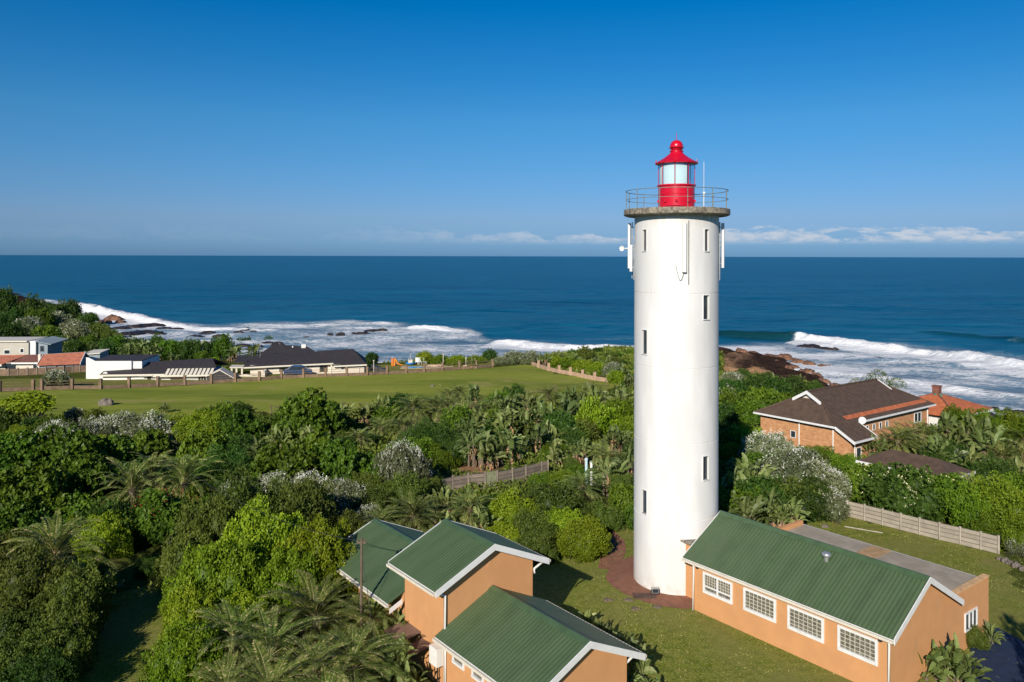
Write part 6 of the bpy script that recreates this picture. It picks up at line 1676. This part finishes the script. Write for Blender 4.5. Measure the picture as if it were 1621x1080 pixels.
   ('banana', 178, 550, 30), ('banana', 200, 552, 34), ('banana', 222, 550, 34), ('banana', 245, 552, 34), ('dark', 268, 555, 30), ('broad', 290, 552, 34), ('banana', 308, 550, 30), ('banana', 328, 548, 30), ('lime', 345, 552, 30), ('banana', 362, 548, 30), ('banana', 382, 550, 30), ('lime', 400, 555, 26), ('banana', 412, 556, 24), ('lime', 340, 578, 30),
   ('dark', 160, 548, 30), ('broad', 140, 548, 36), ('dark', 118, 552, 36), ('dark', 98, 548, 36), ('silver', 88, 601, 42, .6), ('banana', 235, 562, 24), ('banana', 275, 565, 22), ('broad', 320, 565, 24), ('lime', 355, 590, 22)],
 'on the headland': [
   ('dark', 6, 482, 46, .9), ('dark', 52, 495, 44, .9), ('dark', 115, 496, 32, 1.05), ('dark', 100, 500, 34, 1.0), ('dark', 28, 503, 40), ('broad', 60, 512, 50), ('silver', 90, 515, 44), ('silver', 45, 522, 50), ('dark', 130, 515, 44), ('olive', 158, 525, 34), ('dark', 20, 530, 50), ('silver', 120, 528, 44), ('broad', 75, 535, 50),
   ('dark', 5, 515, 44), ('banana', 150, 538, 36), ('banana', 105, 540, 36), ('dark', 60, 545, 34), ('olive', 175, 533, 30), ('dark', 75, 492, 30), ('dark', 145, 505, 26), ('banana', 185, 538, 30)],
 'beside the right gable wall': [('low', 1500, 1040, 105, .7), ('low', 1540, 1055, 80, .7), ('low', 1570, 1000, 44, .8), ('olive', 1540, 1010, 50)],
 'between front green roof and lawn': [('low', 925, 985, 44, .9), ('low', 955, 1000, 56, .9), ('low', 985, 1020, 60, .9), ('low', 1010, 1045, 64, .9), ('low', 1025, 1085, 60), ('low', 1000, 1075, 50)],
}
for zone, items in ZONES.items():
    for it in items:
        plant(it[0], it[1], it[2], it[3], it[4] if len(it) > 4 else None, zone)

# flat topped tree at the left edge of the field
def flat_tree():
    p = G(50, 680); r = empty('flat_topped_tree', p); tag(r, 'small flat topped tree with yellow green crown at the left end of the field', 'tree')
    k = p.y/FPX
    t_ = MB(); h = 42*k
    for (x, s_) in ((-14, 1), (-4, 1), (10, 1), (24, .9), (32, .8), (-24, .9)):
        t_.tube([(0, 0, -.2), (x*k*.25, x*.1*k, h*.35), (x*k*.9, -x*.2*k, h*.8), (x*k*1.3, 0, h*s_)], .14, 6, r2=.04)
    t_.build('trunk', M['bark'], r)
    me, LB = crown_mesh(401, 7000, .085, L['lime'], 20, .6, rosette=6, fine=.10)
    c = link('crown', me, r); c.scale = (44*k, 32*k, 26*k); c.location = (-8*k, 0, h*.72)
flat_tree()

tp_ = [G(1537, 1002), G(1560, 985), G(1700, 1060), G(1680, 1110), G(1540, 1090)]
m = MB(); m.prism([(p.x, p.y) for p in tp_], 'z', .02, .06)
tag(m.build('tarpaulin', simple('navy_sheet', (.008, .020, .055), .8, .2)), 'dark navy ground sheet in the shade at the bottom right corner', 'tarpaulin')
r = empty('leafy_tree', (17.2, 18.9, 0)); tag(r, 'big tree just outside the right edge that shades the corner', 'tree')
c = link('crown', TPL['dark'][0][0], r); c.scale = (2.6, 2.6, 6.2); c = link('trunk', TRUNKS[0], r); c.scale = (2.6, 2.6, 5)
# filler undergrowth: small individual shrubs scattered through the bush
FILL = [[(0, 700), (200, 680), (400, 660), (600, 650), (740, 640), (990, 640), (1000, 700), (930, 730), (880, 740), (700, 775), (620, 800), (560, 840), (480, 870), (200, 860), (0, 900)],
        [(1140, 600), (1280, 605), (1200, 690), (1260, 730), (1350, 760), (1330, 800), (1290, 820), (1150, 840), (1140, 700)],
        [(1400, 700), (1621, 680), (1621, 850), (1500, 830), (1350, 780)],
        [(860, 560), (1000, 560), (1000, 600), (940, 585)], [(150, 545), (420, 552), (420, 560), (150, 556)], [(0, 500), (130, 510), (180, 545), (0, 555)],
        [(1000, 560), (1140, 560), (1140, 800), (1000, 740)], [(-260, 470), (0, 480), (0, 560), (-260, 560)]]
rf = random.Random(5); nf = {}
FLAB = {'broad': 'small low mid green shrub', 'dark': 'small low dark green shrub', 'olive': 'small low olive scrub'}
allp = [(px_, py_, z_) for (z_, k_), l_ in placed.items() for (px_, py_, _, _) in l_]; fz = {}
skip = [(690, 725, 870, 790), (1190, 640, 1500, 720)]
for poly, num in zip(FILL, (120, 34, 22, 12, 8, 12, 60, 34)):
    k = 0; xs = [p[0] for p in poly]; ys = [p[1] for p in poly]
    while k < num:
        px, py = rf.uniform(min(xs), max(xs)), rf.uniform(min(ys), max(ys))
        if not inpoly(np.array([px]), np.array([py]), poly)[0]: continue
        if any(a <= px <= c_ and b <= py <= d_ for a, b, c_, d_ in skip): continue
        k += 1; kd = rf.choice(['broad', 'dark', 'olive']); p = G(px, py); tl = kd+'_far'
        me = TPL[tl][k % 2][0]; o = link('small_shrub', me); s_ = rf.uniform(.9, 1.9)*(.8 if py < 600 else 1)
        o.location = p - Vector((0, 0, .1)); o.scale = (s_, s_, s_*rf.uniform(.8, 1.2)); o.rotation_euler = (0, 0, rf.uniform(0, 6.28))
        z_ = min(allp, key=lambda q: (q[0]-px)**2 + (2*(q[1]-py))**2)[2]
        o['category'] = 'shrub'; fz.setdefault((z_, kd), []).append((px, py, o))
for (z_, kd), l_ in fz.items():
    l_.sort(key=lambda q: (q[0], q[1]))
    for i, (_, _, o) in enumerate(l_):
        o['label'] = FLAB[kd] + ' ' + z_ + ('' if len(l_) == 1 else ', leftmost' if i == 0 else ', rightmost' if i == len(l_)-1 else ', ' + ordinal(i) + ' from left')
        if len(l_) > 1: o['group'] = FLAB[kd] + 's ' + z_
finish_labels()

# ground cover: leafy scrub that nobody could count
def scatter(poly, n, smin, smax, seed):
    r_ = np.random.default_rng(seed); xs = [p[0] for p in poly]; ys = [p[1] for p in poly]
    W = [G(*p) for p in poly]; X = r_.uniform(min(p.x for p in W), max(p.x for p in W), n*5); Y = r_.uniform(min(p.y for p in W), max(p.y for p in W), n*5)
    ok = inpoly(X, Y, [(p.x, p.y) for p in W]); dens = fbm(X, Y, 6, 3)
    ok &= dens > -.10; X = X[ok][:n]; Y = Y[ok][:n]; Z = ter(X, Y)
    hgt = np.clip(.25 + 1.6*fbm(X, Y, 3.5, 3), .02, .9)
    P = np.stack([X, Y, Z + hgt*r_.random(len(X))], -1); Nn = unit(r_.normal(size=P.shape)+np.array([0, -.3, 1.0])); T = unit(r_.normal(size=P.shape)+np.array([0, 0, .5]))
    S = r_.uniform(smin, smax, len(P))*(.6+P[:, 1]/60)
    lum = np.clip(.5*vnoise(X, Y, 2.3)+.5*r_.random(len(P)), 0, 1)
    return leaf_quads(P, Nn, T, S, .55, lum)
parts = [scatter([(0, 705), (200, 680), (640, 655), (990, 630), (1000, 720), (880, 735), (960, 860), (800, 890), (560, 840), (300, 900), (0, 1080)], 90000, .10, .22, 1),
         scatter([(1140, 590), (1290, 610), (1200, 690), (1400, 770), (1310, 812), (1230, 850), (1140, 840)], 26000, .10, .22, 2),
         scatter([(1330, 780), (1621, 800), (1621, 690), (1540, 668), (1400, 700)], 20000, .10, .22, 3),
         scatter([(860, 562), (1010, 555), (1010, 690), (940, 650), (990, 612), (880, 585)], 16000, .12, .24, 4),
         scatter([(995, 560), (1145, 560), (1145, 810), (995, 750)], 26000, .10, .24, 6),
         scatter([(0, 555), (130, 552), (420, 558), (790, 575), (790, 568), (420, 548), (170, 525), (120, 500), (0, 480)], 22000, .15, .3, 5)]
V, F, A_ = cat(parts)
tag(link('undergrowth', np_mesh('undergrowth', V, F, [L['scrub']], attr=[('rnd', 'FACE', A_)])), 'tangled low green undergrowth between the bushes', 'undergrowth', kind='stuff')
# grass blades on the yard lawn and along walls
r_ = np.random.default_rng(9); n = 60000
X = r_.uniform(-6, 30, n); Y = r_.uniform(24, 52, n)
ok = (np.hypot(X-7.98, Y-38.7) > 3.4) & (ter(X, Y) < .6) & (fbm(X, Y, 1.3, 3) > -.05)
lx = (X-13.44)*.798 + (Y-28.23)*.603; ly = -(X-13.44)*.603 + (Y-28.23)*.797
ok &= ~((lx > -.02) & (lx < 8) & (ly > -.02) & (ly < 9))
lx = (X+2.42)*.798 + (Y-29.2)*.603; ly = -(X+2.42)*.603 + (Y-29.2)*.797
ok &= ~((lx > -.02) & (lx < 4.2) & (ly > -5.3) & (ly < 9.3))
X = X[ok]; Y = Y[ok]; P = np.stack([X, Y, ter(X, Y)], -1)
Nn = unit(r_.normal(size=P.shape)*np.array([1, 1, .2])); T = unit(r_.normal(size=P.shape)*.6+np.array([0, 0, 1]))
V, F, A_ = leaf_quads(P, Nn, T, r_.uniform(.03, .10, len(P)), .35, r_.random(len(P)))
LG = leafmat('grass_blades', [(0.09, 0.115, 0.022), (0.17, 0.18, 0.045), (0.33, 0.28, 0.11)], .2)
tag(link('lawn_grass', np_mesh('lawn_grass', V, F, [LG], attr=[('rnd', 'FACE', A_)])), 'short patchy lawn grass around the lighthouse', 'grass', kind='stuff')

# ------------------------------------------------------------------ bring everything to real size
for o in list(sc.objects):
    if o.parent is None:
        o.location = o.location * SCALE
        if o.type in ('MESH', 'EMPTY'): o.scale = o.scale * SCALE
